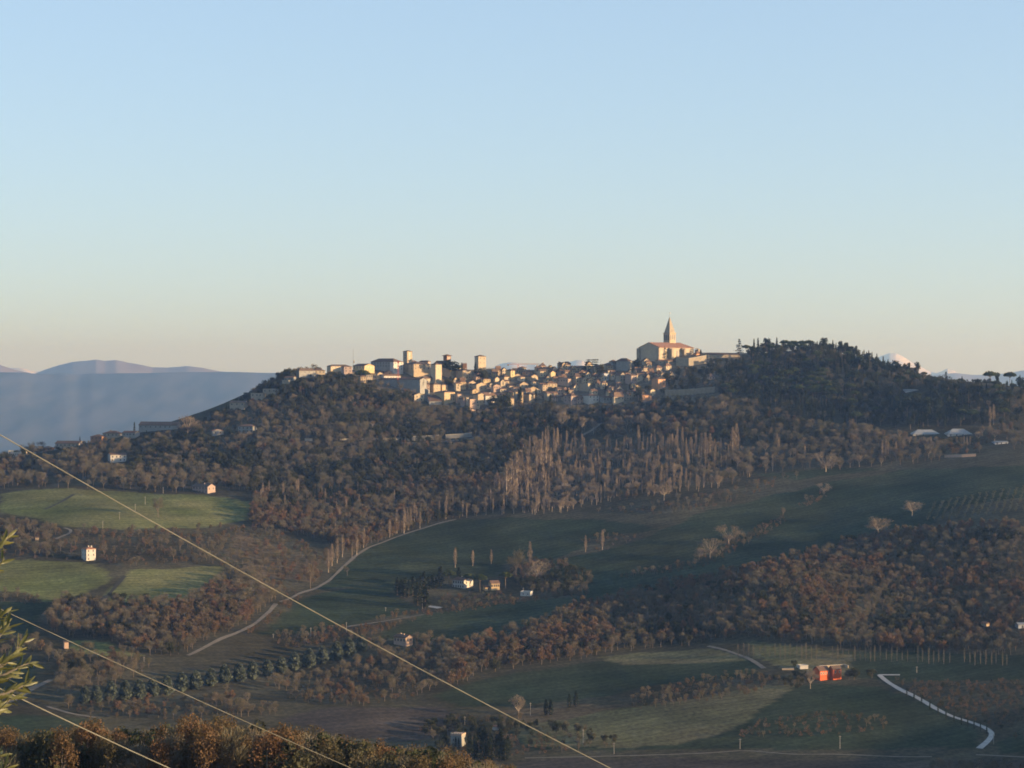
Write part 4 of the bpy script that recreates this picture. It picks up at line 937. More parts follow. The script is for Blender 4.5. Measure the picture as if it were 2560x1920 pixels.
H(983, 1014, 1031, 1618, 1596, 1590, 'g', 'pink', 'pink farmhouse with two chimneys in bare trees mid valley', a=50, win=(1, 2), lwin=(1, 4), chim=2)
H(1299, 1301, 1326, 1490, 1480, 1479, 'f', 'white', 'long low white shed in the shaded field', a=-16, win=(1, 2), wsize=(1.0, .8), name='shed', cat='shed')
H(2036, 2050, 2076, 1703, 1678, 1669, 's', 'red', 'left red house with four white framed windows', a=28, win=(1, 4), wsize=(.75, 1.5), name='red_house')
H(2074, 2083, 2105, 1701, 1674, 1667, 's', 'red', 'right red house with two white framed windows', a=28, win=(1, 2), wsize=(.75, 1.5), name='red_house')
H(1998, 2000, 2021, 1674, 1669, 1667, 'f', 'white', 'low white sunlit terrace building left of the red houses', a=15, win=(0, 0))
H(2279, 2283, 2353, 1091, 1087, 1076, 'h', 'grey', 'low farm shed with wide pale metal roof, left of the pair above the right field', a=6, win=(1, 4), roofmat=M_METAL, name='farm_shed', cat='shed')
H(2366, 2370, 2432, 1092, 1086, 1073, 'h', 'white', 'low farm shed with pale metal roof, right of the pair, with sunlit porch', a=6, win=(1, 4), roofmat=M_METAL, name='farm_shed', cat='shed')
H(2262, 2264, 2316, 983, 977, 975, 's', 'blue', 'long bluish roofed hut on the wooded right crest', a=5, win=(0, 0), roofmat=M_METAL, name='hut', cat='hut')
H(2486, 2488, 2521, 1112, 1106, 1104, 's', 'blue', 'low blue roofed hut near the right edge', a=5, win=(1, 3), roofmat=M_METAL, name='hut', cat='hut')
H(2543, 2546, 2570, 1572, 1562, 1558, 's', 'blue', 'grey blue barn cut off by the right edge', a=10, win=(1, 1), roofmat=M_METAL, name='barn', cat='barn')
H(2465, 2466, 2473, 1568, 1560, 1557, 'g', 'tan', 'tiny orange hut in the right hand wood', a=30, win=(0, 0), roofmat=M_REDROOF, name='hut', cat='hut')
H(160, 161, 169, 1622, 1606, 1604, 's', 'pink', 'small pink wall of a ruin in the red brown trees at left', a=20, win=(0, 0), d=5, name='ruin', cat='ruin')
H(1233, 1235, 1242, 1826, 1819, 1817, 's', 'white', 'tiny white hut above the cypress clump near the lower edge', a=20, win=(0, 0), roofmat=M_REDROOF, name='hut', cat='hut')
H(86, 88, 96, 1352, 1345, 1343, 's', 'tan', 'low tan barn left of the white villa', a=10, win=(0, 0), name='barn', cat='barn')
# white frames round the windows of the red houses
for o in list(COL.objects):
    if o.name.startswith('window') and o.parent and o.parent.name.startswith('red_house'):
        t = MB(); w_, h_ = .5, .5
        sx, sz = .17 / .75, .17 / 1.5
        t.box(-w_ - sx, -w_, -.05, .05, -h_ - sz, h_ + sz); t.box(w_, w_ + sx, -.05, .05, -h_ - sz, h_ + sz); t.box(-w_, w_, -.05, .05, h_, h_ + sz); t.box(-w_, w_, -.05, .05, -h_ - sz, -h_)
        t.build('window_frame', M_PALEWIN, o)

def build_castellated():
    g = ground(1127, 1866, 1240); m = g[1] / F; root = empty('castellated_house', g, R(-17)); tag(root, 'white cube house with battlements at the lower edge of the valley', 'house')
    w, h, d = (1155 - 1127) * m, (1866 - 1839) * m, 8.0
    b = MB(); b.box(0, w, 0, d, -5, h); b.build('wall', WALL['grey'], root)
    b = MB(); b.box(-.2, w + .2, -.2, d + .2, h + .003, h + 1.0); b.build('cornice', WALL['pink'], root)
    for i in range(5):
        b = MB(); b.box(-.1 + i * (w - .5) / 4, .6 + i * (w - .5) / 4, -.15, .3, h + 1.003, h + 1.7); b.build('merlon', WALL['cream'], root)
    for i in range(3): add_window(root, w * (.25 + .25 * i), 0, h * .6, .7, 1.2)
    HOUSE_AT.append((g[0] + w / 2, g[1] + 4, 7)); CLEAR.append((1125, 1160, 1828, 1849, g[1] + 4))
build_castellated()

# ------------------------------------------------------------------ masts, cranes, poles
def build_crane(px, base, top, jib_l, jib_r, Y, label):
    g = Vector(P(px, base, Y)); m = Y / F; h = (base - top) * m; root = empty('tower_crane', g); tag(root, label, 'crane')
    b = MB()
    for sx in (-.7, .7):
        for sy in (-.7, .7): b.tube([(sx, sy, -4), (sx, sy, h)], .14, 4)
    for k in range(int(h / 1.6)):
        z = k * 1.6
        b.tube([(-.7, -.7, z), (.7, -.7, z + 1.6)], .09, 4); b.tube([(.7, -.7, z), (.7, .7, z + 1.6)], .09, 4)
    b.build('mast', M_REDMETAL, root)
    if jib_r > jib_l:
        x0, x1 = (jib_l - px) * m, (jib_r - px) * m
        b = MB(); b.tube([(x0, 0, h), (x1, 0, h)], .15, 4); b.tube([(x0 * .6, 0, h + 1.6), (x1 * .98, 0, h + .9)], .12, 4)
        n = 22
        for k in range(n): b.tube([(x0 + (x1 - x0) * k / n, 0, h), (x0 + (x1 - x0) * (k + .5) / n, 0, h + 1.1), (x0 + (x1 - x0) * (k + 1) / n, 0, h)], .07, 3)
        b.build('jib', M_REDMETAL, root)
        b = MB(); b.box(x0, x0 + 2.2, -.7, .7, h - 1.6, h - .1); b.build('counterweight', M_CONC, root)
    else:
        b = MB(); b.box(-1.1, 1.1, -.9, .9, h, h + 2.0); b.build('cab', M_REDMETAL, root)
build_crane(1295, 928, 911, 1268, 1350, 2935, 'red tower crane with long horizontal jib on the town crest')
build_crane(995.5, 950, 907, 0, 0, 2820, 'slim rust red crane mast standing before the huge grey palace')
def build_mast():
    g = ground(883, 926, 1240); m = g[1] / F; root = empty('radio_mast', g); tag(root, 'thin radio mast on the town crest left of the yellow gabled house', 'mast')
    b = MB(); b.tube([(0, 0, -2), (0, 0, (926 - 898) * m), (0, 0, (926 - 872) * m)], [.3, .22, .1], 5); b.build('pole', M_METAL, root)
    b = MB(); b.box(.4, 1.9, -1, 0, (926 - 908) * m, (926 - 902) * m); b.tube([(1.1, -.5, (926 - 902) * m), (1.1, -.5, (926 - 900) * m)], .5, 8); b.build('white_box', WALL['white'], root)
build_mast()
POLES = [(257, 1322, 1303, 'lowest of the four poles in the upper left field'), (299, 1300, 1280, 'second lowest of the four poles in the upper left field'), (338, 1278, 1260, 'third of the four poles climbing the upper left field'), (363, 1261, 1242, 'topmost of the four poles in the upper left field'),
         (866, 1582, 1556, 'pale pole crossed by the long wire in mid valley'), (777, 1592, 1569, 'pole left of the one crossed by the wire'), (1056, 1522, 1496, 'pole beside the bushes below the villa cypresses'), (964, 1529, 1519, 'short pole in the field left of the villa'),
         (1850, 1874, 1848, 'pole standing on the pale bottom lane'), (2100, 1874, 1841, 'pole in the field below the red houses'), (2484, 1862, 1837, 'pole beside the bend of the white drive'), (2292, 1682, 1666, 'pole behind the road fork right of the red houses'),
         (1326, 1790, 1758, 'leaning pale pole beside the forked bare tree'), (1535, 1886, 1857, 'pole at the left end of the bottom lane'), (1458, 1857, 1823, 'thin pole in the brown bottom scrub'), (1162, 1812, 1792, 'pole above the castellated house'),
         (1308, 1482, 1470, 'pole behind the white shed'), (408, 1234, 1218, 'slim pole left of the pinkish farmhouse'), (683, 1595, 1584, 'short pale pole by the bare trees mid left'), (360, 1655, 1643, 'short pole by the small bright field')]
for px_, b_, t_, lb in POLES:
    g = ground(px_, b_, 1240); h = (b_ - t_) * g[1] / F
    root = empty('utility_pole', g); tag(root, lb, 'pole', 'wooden poles across the valley')
    b = MB(); b.tube([(0, 0, -.8), (0, 0, h)], [.19, .13], 6); b.build('shaft', M_POLE, root)
    b = MB(); b.box(-.75, .75, -.07, .07, h - .7, h - .5); b.build('crossarm', M_POLE, root)
    CLEAR.append((px_ - 1.5, px_ + 1.5, t_, b_ - 1, g[1] - 4))

# ------------------------------------------------------------------ roads, lanes and ditches
RBL = []
def road(name, pts, width, mat, lift=0.22, open_=1):
    w_ = [ground(a, b, 1240) for a, b in pts]
    dense = []
    for p, q in zip(w_[:-1], w_[1:]):
        n = max(1, int((q - p).length / 3.0))
        for i in range(n): dense.append(p.lerp(q, i / n))
    dense.append(w_[-1])
    for _ in range(6): dense = [dense[0]] + [(dense[i - 1] + dense[i] * 2 + dense[i + 1]) / 4 for i in range(1, len(dense) - 1)] + [dense[-1]]
    V, Fc = [], []
    for i, p in enumerate(dense):
        d = dense[min(i + 1, len(dense) - 1)] - dense[max(i - 1, 0)]; d.z = 0; d.normalize(); n = Vector((-d.y, d.x, 0))
        wd = width * (1 + 0.12 * math.sin(i * .13 + len(dense)) + .08 * math.sin(i * .41))
        for s in (-.5, 0, .5):
            q = p + n * wd * s; V.append((q.x, q.y, float(hz(q.x, q.y)) + lift))
        r_, c_ = project(p.x, p.y, float(hz(p.x, p.y))); RBL.append((p.x, p.y, width * .5, r_, c_, open_))
        if i:
            k = 3 * i; Fc += [(k - 3, k - 2, k + 1, k), (k - 2, k - 1, k + 2, k + 1)]
    o = link(name, mesh_np(name, V, Fc, [mat])); tag(o, kind='structure'); return o
road('gravel_road', [(470, 1640), (506, 1622), (590, 1584), (641, 1559), (675, 1529), (690, 1510)], 3.2, M_DIRT)
road('gravel_road', [(700, 1505), (750, 1484), (788, 1473), (824, 1452), (853, 1423), (889, 1390), (925, 1368), (980, 1347), (1034, 1329), (1095, 1310), (1140, 1300)], 2.8, M_DIRT)
road('white_drive', [(2198, 1688), (2224, 1710), (2252, 1726), (2284, 1740), (2317, 1759), (2345, 1777), (2382, 1794), (2419, 1805), (2456, 1817), (2484, 1833), (2472, 1852), (2448, 1872)], 3.6, M_GRAVEL)
road('white_drive', [(2196, 1689), (2222, 1688), (2250, 1688)], 4.0, M_GRAVEL)
road('bottom_lane', [(1312, 1896), (1530, 1893), (1760, 1884), (1850, 1877), (1875, 1878), (1990, 1888), (2330, 1894)], 1.7, M_DIRT)
road('bottom_lane', [(2440, 1888), (2500, 1890), (2600, 1896)], 1.7, M_DIRT)
road('asphalt_road', [(1770, 1616), (1815, 1627), (1871, 1647), (1910, 1672)], 3.5, M_DIRT)
road('left_lane', [(-20, 1775), (0, 1762), (42, 1749), (76, 1724), (127, 1701)], 4.6, M_DIRT)
road('villa_drive', [(868, 1568), (918, 1561), (1027, 1543), (1060, 1537)], 2.0, M_DIRT)
road('villa_yard', [(1070, 1517), (1085, 1518), (1101, 1521)], 6.5, M_GRAVEL)
road('left_track', [(118, 1768), (180, 1786), (240, 1796)], 2.5, M_DIRT)
road('left_bend', [(139, 1348), (177, 1333), (178, 1323), (160, 1320)], 3.0, M_DIRT, open_=1)
road('field_ditch', [(112, 1274), (150, 1257), (186, 1236)], 3.0, M_DITCH, lift=.15)
road('field_ditch', [(258, 1502), (280, 1478), (312, 1441)], 3.0, M_DITCH, lift=.15)
road('crest_road', [(1000, 1108), (1100, 1105), (1185, 1098)], 5, M_DIRT, open_=0)
road('hill_lane', [(1455, 1090), (1478, 1077), (1500, 1060)], 4.5, M_DIRT)
RB = np.array(RBL); ROADBAND = RBL

# ------------------------------------------------------------------ the close-packed smaller houses between them
LAND = [(880, 'the thin radio mast'), (985, 'the huge grey palace'), (1050, 'the big square tan block'), (1130, 'the cedar'), (1200, 'the tall plain tower'), (1260, 'the chapel front'), (1300, 'the red crane'), (1380, 'the tall yellow gable'), (1480, 'the flat topped cedar'), (1560, 'the big dark hipped house'), (1650, 'the great church')]
ORD = ['first', 'second', 'third', 'fourth', 'fifth', 'sixth', 'seventh', 'eighth', 'ninth', 'tenth', 'eleventh', 'twelfth', 'thirteenth', 'fourteenth', 'fifteenth', 'sixteenth', 'seventeenth', 'eighteenth', 'nineteenth', 'twentieth']
def fill_town():
    poly = [(1060, 930), (1150, 938), (1250, 932), (1330, 922), (1420, 920), (1530, 922), (1600, 912), (1680, 915), (1690, 950), (1660, 985), (1600, 1000), (1520, 1008), (1400, 1010), (1300, 1005), (1200, 1005), (1140, 990), (1080, 965)]
    g = np.random.default_rng(5); spots = []
    for tries in range(5000):
        px_, py_ = g.uniform(1070, 1690), g.uniform(912, 1010)
        if px_ < 1300 and len(spots) % 4: px_ += 300
        if not in_poly(np.array([px_]), np.array([py_]), poly)[0]: continue
        p = ground(px_, py_, 2300); r_ = g.uniform(4.2, 6.0)
        if any((p.x - a) ** 2 + (p.y - b) ** 2 < (0.60 * (c + r_)) ** 2 for a, b, c in HOUSE_AT): continue
        if any(px_ + 8 > c[0] and px_ - 8 < c[1] and py_ - 14 < c[3] and py_ > c[2] + 4 and p.y < c[4] - 10 and c[1] - c[0] < 200 for c in CLEAR): continue
        HOUSE_AT.append((p.x, p.y, r_)); spots.append((px_, py_, r_))
        if len(spots) >= 95: break
    groups = {}
    for s in spots:
        wc = ['tan', 'stone', 'cream', 'tan', 'ochre', 'tan', 'pink', 'cream'][int(g.integers(0, 8))]; rf = 'gshhgs'[int(g.integers(0, 6))]
        lm = min(LAND, key=lambda q: abs(q[0] - s[0]))[1]
        groups.setdefault((wc, {'g': 'gabled', 's': 'ridge roofed', 'h': 'hip roofed'}[rf], lm), []).append((s, wc, rf))
    for (wc, rn, lm), lst in groups.items():
        lst.sort()
        for i, (s, wc_, rf) in enumerate(lst):
            lb = ('small %s %s house ' % (wc, rn) + 'down the slope below ' + lm) if len(lst) == 1 else '%s from left of the small %s %s houses below %s' % (ORD[i], wc, rn, lm)
            wpx = 2 * s[2] * F / 2800 * .75
            house(s[0] - wpx * .28, s[0], s[0] + wpx * .78, s[1] + 2, s[1] - g.uniform(9, 15), s[1] - 19 + g.uniform(0, 2), rf, wc, lb, a=g.uniform(16, 36), chim=1 if g.random() < .5 else 0, win=(2, 2), clear=False, group='small houses packed on the town slope')
fill_town()
# ------------------------------------------------------------------ planting, read off the photograph
def plant(kd, px, base, top, label, group=None, sx=1.0, variant=None):
    g = ground(px, base, 1240); add_tree(kd, g.x, g.y, (base - top) * g.y / F, group, label, None, sx)
    if variant is not None: t = TREES[-1]; TREES[-1] = t[:1] + (variant,) + t[2:]
for px_, b_ in [(213, 1757), (241, 1755), (278, 1749), (314, 1748), (348, 1745), (382, 1740), (416, 1736), (454, 1727), (489, 1722), (526, 1714), (562, 1707), (598, 1702), (632, 1695), (669, 1689), (703, 1681), (736, 1675), (773, 1668), (806, 1658), (842, 1650), (872, 1640), (905, 1628)]:
    plant('conifer', px_, b_ + 2, b_ - 40 + rng.uniform(-4, 3), 'egg shaped grey green conifer in the long curving row', 'egg shaped conifers in the curving row', sx=0.94)
for px_, b_, t_, lb in [(1138, 1420, 1372, 'leftmost tall poplar standing alone behind the villa'), (1182, 1415, 1376, 'middle slim poplar standing alone behind the villa'), (1228, 1410, 1374, 'slim poplar behind the ochre farm block'), (1325, 1417, 1357, 'tall poplar rising from the bare trees right of the farm block'),
                     (1464, 1381, 1341, 'smaller of two poplars alone in the dark field'), (1506, 1374, 1326, 'taller of two poplars alone in the dark field'),
                     (821, 1432, 1376, 'poplar at the lower end of the road row'), (830, 1416, 1361, 'tall poplar second in the road row'), (843, 1408, 1348, 'slim poplar third in the road row'), (856, 1393, 1338, 'slim poplar fourth in the road row'), (880, 1395, 1362, 'short poplar fifth in the road row'), (892, 1388, 1331, 'tall poplar sixth in the road row'), (909, 1370, 1320, 'broad poplar seventh in the road row'),
                     (974, 1344, 1300, 'poplar eighth in the road row'), (992, 1334, 1275, 'poplar ninth in the road row'), (1010, 1334, 1270, 'broad poplar tenth in the road row'), (1020, 1326, 1284, 'poplar eleventh in the road row'), (1036, 1306, 1258, 'slim poplar twelfth in the road row'), (1050, 1322, 1281, 'short slim poplar thirteenth in the road row'), (1115, 1298, 1260, 'poplar at the upper end of the road row')]:
    plant('poplar', px_, b_, t_, lb, sx=1.25)
for i in range(52):
    px_ = 1845 + i * 13.2 + rng.uniform(-2, 2); row = 1612 + (px_ - 1860) * .030 + rng.uniform(-1.5, 1.5)
    if 2378 < px_ < 2404 or i in (17, 33): continue
    if px_ > 2545: break
    plant('sapling', px_, row + 32 + rng.uniform(-3, 2), row - 4 + rng.uniform(-6, 12), 'thin young poplar in the planted row behind the red houses', 'young poplars in the planted row', sx=1.1)
for px_, b_, t_, lb in [(1123, 1466, 1426, 'umbrella pine left of the white villa'), (1175, 1473, 1434, 'umbrella pine before the white villa end'), (1200, 1479, 1436, 'umbrella pine between villa and farm block'), (1264, 1470, 1430, 'umbrella pine right of the ochre farm block')]:
    plant('umbrella', px_, b_, t_, lb, sx=1.05)
for px_, b_, t_ in [(993, 1488, 1443), (1003, 1492, 1447), (1012, 1495, 1444), (1022, 1493, 1450), (1032, 1490, 1442), (1042, 1488, 1446), (1050, 1482, 1440), (1060, 1480, 1428), (1070, 1476, 1440), (1081, 1474, 1438), (1090, 1472, 1444), (1101, 1470, 1415), (1147, 1462, 1418)]:
    plant('cypress', px_, b_, t_, 'dark cypress in the dense clump left of the white villa', 'cypresses left of the white villa', sx=2.0)
for px_, b_, t_ in [(1044, 1514, 1462), (1063, 1520, 1466)]: plant('cypress', px_, b_, t_, 'olive green cypress in front of the villa clump', 'cypresses left of the white villa', sx=2.6)
for px_, b_, t_, lb, sx in [(1290, 1448, 1362, 'wide bare tree beside the tall poplar right of the farm block', 1.0), (1340, 1455, 1395, 'bare tree low right of the tall poplar', 1.2), (1775, 1397, 1340, 'pale round bare tree alone on the dark field slope', 1.5), (1822, 1362, 1308, 'grey bare tree behind the pale round one', 1.3), (1748, 1400, 1366, 'low bare tree left of the pale round one', 1.6), (1660, 1252, 1203, 'pale vase shaped bare tree right of the poplar grove', 1.2), (1355, 1272, 1228, 'round pale bare tree at the foot of the poplar grove', 1.2),
                         (395, 1293, 1240, 'bare tree standing alone in the upper left green field', .9), (1296, 1797, 1738, 'forked bare tree near the leaning pole', 1.0), (776, 1472, 1405, 'bare poplar shaped tree at the bend of the gravel road', .8), (2026, 1722, 1672, 'white stemmed bare tree before the red houses', 1.0), (2060, 1235, 1205, 'dark bare tree on the right field hedge', 1.3), (2280, 1290, 1246, 'brown bare tree above the right hand wood', 1.3), (2195, 1340, 1285, 'tall bare tree at the top of the right wood', 1.2), (868, 1440, 1412, 'small russet round tree beside the gravel road', 1.0), (470, 1090, 1035, 'big bare tree right of the ridge barrack', 1.3), (2065, 1180, 1125, 'broad brown crown above the right field edge', 1.7)]:
    plant('round' if sx > 1.15 else 'pale' if 'white' in lb or 'forked' in lb else 'bare', px_, b_, t_, lb, sx=min(sx, 1.25))
plant('russet', 2002 + 120, 1700, 1672, 'dark round bush tree right of the red houses', sx=1.2)
for px_, b_ in [(1139, 1868), (1147, 1870)]: plant('cypress', px_, b_, b_ - 26, 'thin cypress before the castellated white house', 'cypresses right of the castellated house', sx=1.2)
plant('ever', 2135, 1700, 1668, 'round evergreen just right of the red houses', sx=1.3); plant('ever', 1984, 1672, 1650, 'small dark evergreen above the low white terrace', sx=1.0); plant('ever', 2180, 1696, 1672, 'dark bush left of the road fork', sx=1.6)
plant('pine', 1131, 944, 898, 'large dark cedar on the crest between two towers', sx=2.1)
for px_, b_, t_ in [(1484, 1086, 1046), (1404, 1078, 1022), (1535, 1082, 1036), (1552, 1084, 1040), (1600, 1080, 1030), (1455, 1080, 1040), (1640, 1078, 1034)]:
    plant('pale', px_, b_, t_, 'pale stemmed bare tree standing out on the dark slope below town', 'pale bare trees below the town', sx=.85)
plant('flatcedar', 1481, 938, 899, 'flat topped cedar standing high on the crest', sx=1.0)
plant('cedar', 1848, 890, 848, 'tall ragged cedar at the left end of the wooded hill', sx=.9)
plant('cedar', 1662, 902, 868, 'dark cedar standing before the sunlit church flank', sx=.85); 
plant('cypress', 1752, 890, 874, 'small dark round cypress right of the church', sx=2.2)
for px_, b_, t_ in [(336, 1086, 1055), (566, 1040, 1014), (536, 1052, 1030), (527, 1052, 1033), (258, 1084, 1068), (1340, 1006, 972), (1297, 1010, 975), (1301, 1010, 968), (1188, 934, 905), (1322, 1004, 985), (1376, 1020, 985), (1419, 1002, 968), (1514, 985, 960), (1600, 1012, 972), (1574, 990, 960), (1595, 925, 895)]:
    plant('cypress', px_, b_, t_, 'slim dark cypress among the houses of town and ridge', 'cypresses among the houses', sx=1.0 if px_ < 1000 else 1.3)
for px_, b_, t_, lb in [(1124, 966, 940, 'dark round tree clump below the cedar'), (1117, 970, 948, 'dark tree left in the clump below the cedar'), (1200, 950, 920, 'big dark tree right of the battlemented palace foot'), (1213, 956, 925, 'dark tree below the tall plain tower'), (1249, 1030, 988, 'big leafy tree before the cream house'), (1262, 1028, 984, 'second leafy tree before the cream house'), (1230, 1024, 990, 'grey round tree before the long white house'), (1160, 1034, 1016, 'dark round bush below the mauve house'), (1170, 1036, 1014, 'dark bush beside the pale pink house'), (1500, 940, 912, 'dark evergreen right of the flat topped cedar'), (1465, 938, 915, 'dark evergreen left of the flat topped cedar'), (1600, 998, 966, 'large dark tree left of the orange house'), (1620, 985, 962, 'dark tree above the orange house'), (1690, 912, 894, 'dark bush under the church wall'), (1592, 900 + 24, 900, 'dark tree at the left corner of the church'), (1458, 955, 938, 'dark tree below the ochre long roofed house'), (1560, 1030, 1008, 'dark tree below the pyramid roof')]:
    plant('ever', px_, b_, t_, lb, sx=1.15)
for px_, b_, t_, lb in [(905, 970, 925, 'dark tree at the left below the yellow gabled house'), (35, 1128, 1112, 'dark pine over the white porch house at the left edge')]: plant('umbrella', px_, b_, t_, lb)
for i in range(12):
    t = i / 11; px_ = np.interp(t, [0, .15, .35, .6, 1], [2270, 2300, 2345, 2400, 2470]); row = np.interp(t, [0, .15, .35, .6, 1], [1740, 1752, 1782, 1806, 1830])
    plant('cypress', px_ - 3, row + 6, row - 20, 'small young cypress beside the white drive', 'young cypresses beside the white drive', sx=.9)
for px_, b_, t_ in [(1365, 1788, 1748), (1377, 1790, 1750), (1395 + 28, 1770, 1735), (1440, 1768, 1728)]: plant('cypress', px_, b_, t_, 'stout cypress in the brown ground near the lower edge', 'stout cypresses near the lower edge', sx=1.9)
for i in range(16):
    px_ = 1176 + (i % 8) * 13 + rng.uniform(-4, 4); b_ = 1878 + (i // 8) * 22 + rng.uniform(-4, 4)
    plant('cypress', px_, b_, b_ - rng.uniform(38, 58), 'stout cypress in the clump right of the castellated house', 'cypresses right of the castellated house', sx=2.2)

ARE = 'bare brown tree in the '
def wood(n, place): return {'pale': 'pale leafless tree ' + place, 'bare': 'bare brown tree ' + place, 'russet': 'tree with russet leaves ' + place, 'ever': 'dark evergreen tree ' + place, 'poplar': 'pale leafless poplar ' + place, 'cypress': 'dark cypress ' + place, 'pine': 'tall dark pine ' + place, 'umbrella': 'umbrella pine ' + place, 'cedar': 'dark cedar ' + place, 'shrub': 'low brown shrub ' + place, 'olive': 'grey green olive tree ' + place, 'autumn': 'autumn tree ' + place}
# the wooded hill on the right of the town
scatter([(1850, 908), (1880, 886), (1960, 868), (2080, 866), (2160, 890), (2250, 922), (2310, 944), (2400, 950), (2440, 960), (2480, 978), (2600, 975), (2600, 1060), (2300, 1075), (2000, 1062), (1800, 1005), (1800, 950)], 11.5, {'pine': (.30, 12, 21), 'cypress': (.17, 12, 20), 'ever': (.26, 8, 14), 'bare': (.10, 8, 13), 'umbrella': (.12, 12, 17), 'cedar': (.05, 14, 20)}, 'evergreens on the wooded hill', wood(0, 'on the wooded hill right of the church'), seed=1, cap=([1800, 1850, 1885, 1960, 2060, 2100, 2150, 2200, 2240, 2280, 2310, 2360, 2420, 2480, 2560, 2620], [895, 868, 850, 852, 849, 855, 870, 891, 908, 914, 932, 938, 948, 934, 937, 940]))
for px_, b_, t_, kd in [(1885, 882, 846, 'cypress'), (1895, 882, 844, 'cypress'), (1918, 880, 842, 'pine'), (1942, 880, 843, 'cypress'), (1865, 888, 862, 'umbrella'), (1980, 880, 852, 'umbrella'), (2005, 880, 851, 'umbrella'), (2022, 880, 850, 'umbrella'), (1962, 880, 850, 'umbrella'), (2060, 880, 843, 'pine'), (2082, 882, 850, 'cypress'), (2100, 884, 853, 'pine'), (2115, 886, 856, 'pine'), (2135, 892, 862, 'pine'), (2160, 902, 874, 'cypress'), (2172, 905, 876, 'cypress'), (2180, 908, 880, 'cypress'), (2192, 914, 884, 'cypress'), (2208, 918, 890, 'cypress'), (2220, 924, 898, 'cypress'), (2232, 928, 900, 'cypress'), (2240, 930, 900, 'pine'), (2265, 940, 904, 'pine'), (2292, 946, 906, 'pine'), (2310, 950, 930, 'umbrella'), (2365, 962, 930, 'cedar'), (2405, 965, 940, 'cypress'), (2475, 968, 928, 'umbrella'), (2495, 968, 932, 'pine'), (2525, 968, 930, 'umbrella'), (2550, 968, 936, 'cypress'), (2440, 966, 945, 'pine')]:
    plant(kd, px_, b_, t_, wood(0, 'on the skyline of the wooded hill')[kd], 'skyline trees of the wooded hill', sx=1.0)
SLOPE = {'pale': (.05, 8, 13), 'russet': (.10, 8, 12), 'bare': (.41, 8, 15), 'ever': (.41, 7, 13), 'cypress': (.03, 9, 13)}
scatter([(590, 1022), (700, 952), (760, 935), (830, 938), (940, 960), (1030, 990), (1090, 1018), (1180, 1042), (1260, 1030), (1300, 1018), (1380, 1018), (1500, 1025), (1620, 1012), (1700, 1000), (1800, 1000), (1850, 1010), (2000, 1062), (2200, 1080), (2200, 1105), (1900, 1120), (1700, 1100), (1340, 1100), (1300, 1150), (1230, 1192), (1150, 1205), (900, 1225), (640, 1235), (560, 1222), (330, 1210), (310, 1180), (330, 1140), (420, 1090), (520, 1070)], 9.5, SLOPE, 'trees on the wooded slope below the town', wood(0, 'on the wooded slope below the town'), seed=2)
scatter([(-60, 1168), (60, 1135), (200, 1130), (330, 1105), (420, 1090), (330, 1140), (310, 1185), (330, 1212), (560, 1226), (420, 1234), (200, 1224), (60, 1220), (-60, 1232)], 11, {'bare': (.72, 9, 16), 'ever': (.18, 7, 11), 'russet': (.1, 8, 12)}, 'trees between the left ridge and the green field', wood(0, 'above the upper left green field'), seed=3, gaps=.36)
scatter([(-40, 1150), (130, 1122), (250, 1106), (330, 1092), (460, 1082), (560, 1035), (600, 1016), (640, 985), (700, 945), (740, 928), (700, 965), (640, 1010), (560, 1060), (430, 1092), (330, 1108), (200, 1132), (60, 1140)], 11, {'ever': (.6, 3, 6), 'bare': (.33, 4, 7), 'cypress': (.07, 6, 10)}, 'trees among the ridge houses', wood(0, 'among the houses of the left ridge'), seed=4, gaps=.12)
scatter([(640, 1238), (900, 1226), (1150, 1207), (1240, 1200), (1290, 1195), (1280, 1240), (1200, 1290), (1100, 1305), (1000, 1334), (900, 1384), (850, 1380), (800, 1350), (700, 1330), (630, 1320), (625, 1300)], 7.0, {'russet': (.58, 7, 11), 'bare': (.30, 8, 12), 'poplar': (.02, 12, 15), 'ever': (.06, 6, 9), 'cypress': (.04, 8, 11)}, 'russet trees in the valley wood', wood(0, 'in the russet wood left of the gravel road'), seed=5)
scatter([(1245, 1198), (1290, 1150), (1345, 1102), (1480, 1112), (1700, 1105), (1860, 1130), (1900, 1155), (1880, 1195), (1800, 1225), (1640, 1240), (1500, 1262), (1380, 1288), (1290, 1285), (1200, 1288)], 9.0, {'pale': (.36, 8, 14), 'poplar': (.36, 10, 18), 'bare': (.24, 8, 13), 'russet': (.04, 6, 9)}, 'poplars and bare trees of the pale grove', wood(0, 'in the pale poplar grove'), seed=6, gaps=.12)
for px_, b_, t_ in [(1266, 1262, 1160), (1278, 1255, 1150), (1292, 1240, 1132), (1302, 1235, 1128), (1320, 1236, 1134), (1318, 1264, 1208), (1342, 1180, 1104), (1352, 1178, 1100), (1365, 1176, 1096), (1388, 1150, 1100), (1376, 1190, 1120), (1398, 1200, 1140), (1358, 1230, 1160), (1290, 1270, 1205), (1754, 1150, 1085), (1763, 1148, 1082), (1775, 1150, 1086), (1832, 1140, 1070), (1841, 1138, 1062), (1680, 1130, 1085), (1690, 1132, 1090), (2215, 1140, 1100), (2240, 1142, 1105), (2475, 1065, 1018), (2484, 1062, 1012)]:
    plant('poplar', px_, b_, t_, 'tall pale poplar standing out of the valley grove', 'tall poplars standing out of the groves', sx=1.2)
scatter([(1900, 1120), (2200, 1092), (2290, 1095), (2600, 1070), (2600, 1142), (2430, 1150), (2300, 1160), (2150, 1172), (2000, 1180), (1900, 1185), (1890, 1150)], 10.5, {'bare': (.50, 8, 14), 'pale': (.14, 8, 13), 'russet': (.20, 6, 10), 'ever': (.10, 6, 10), 'poplar': (.06, 14, 18)}, 'bare trees above the right field', wood(0, 'above the wide right hand field'), seed=7, gaps=.2)
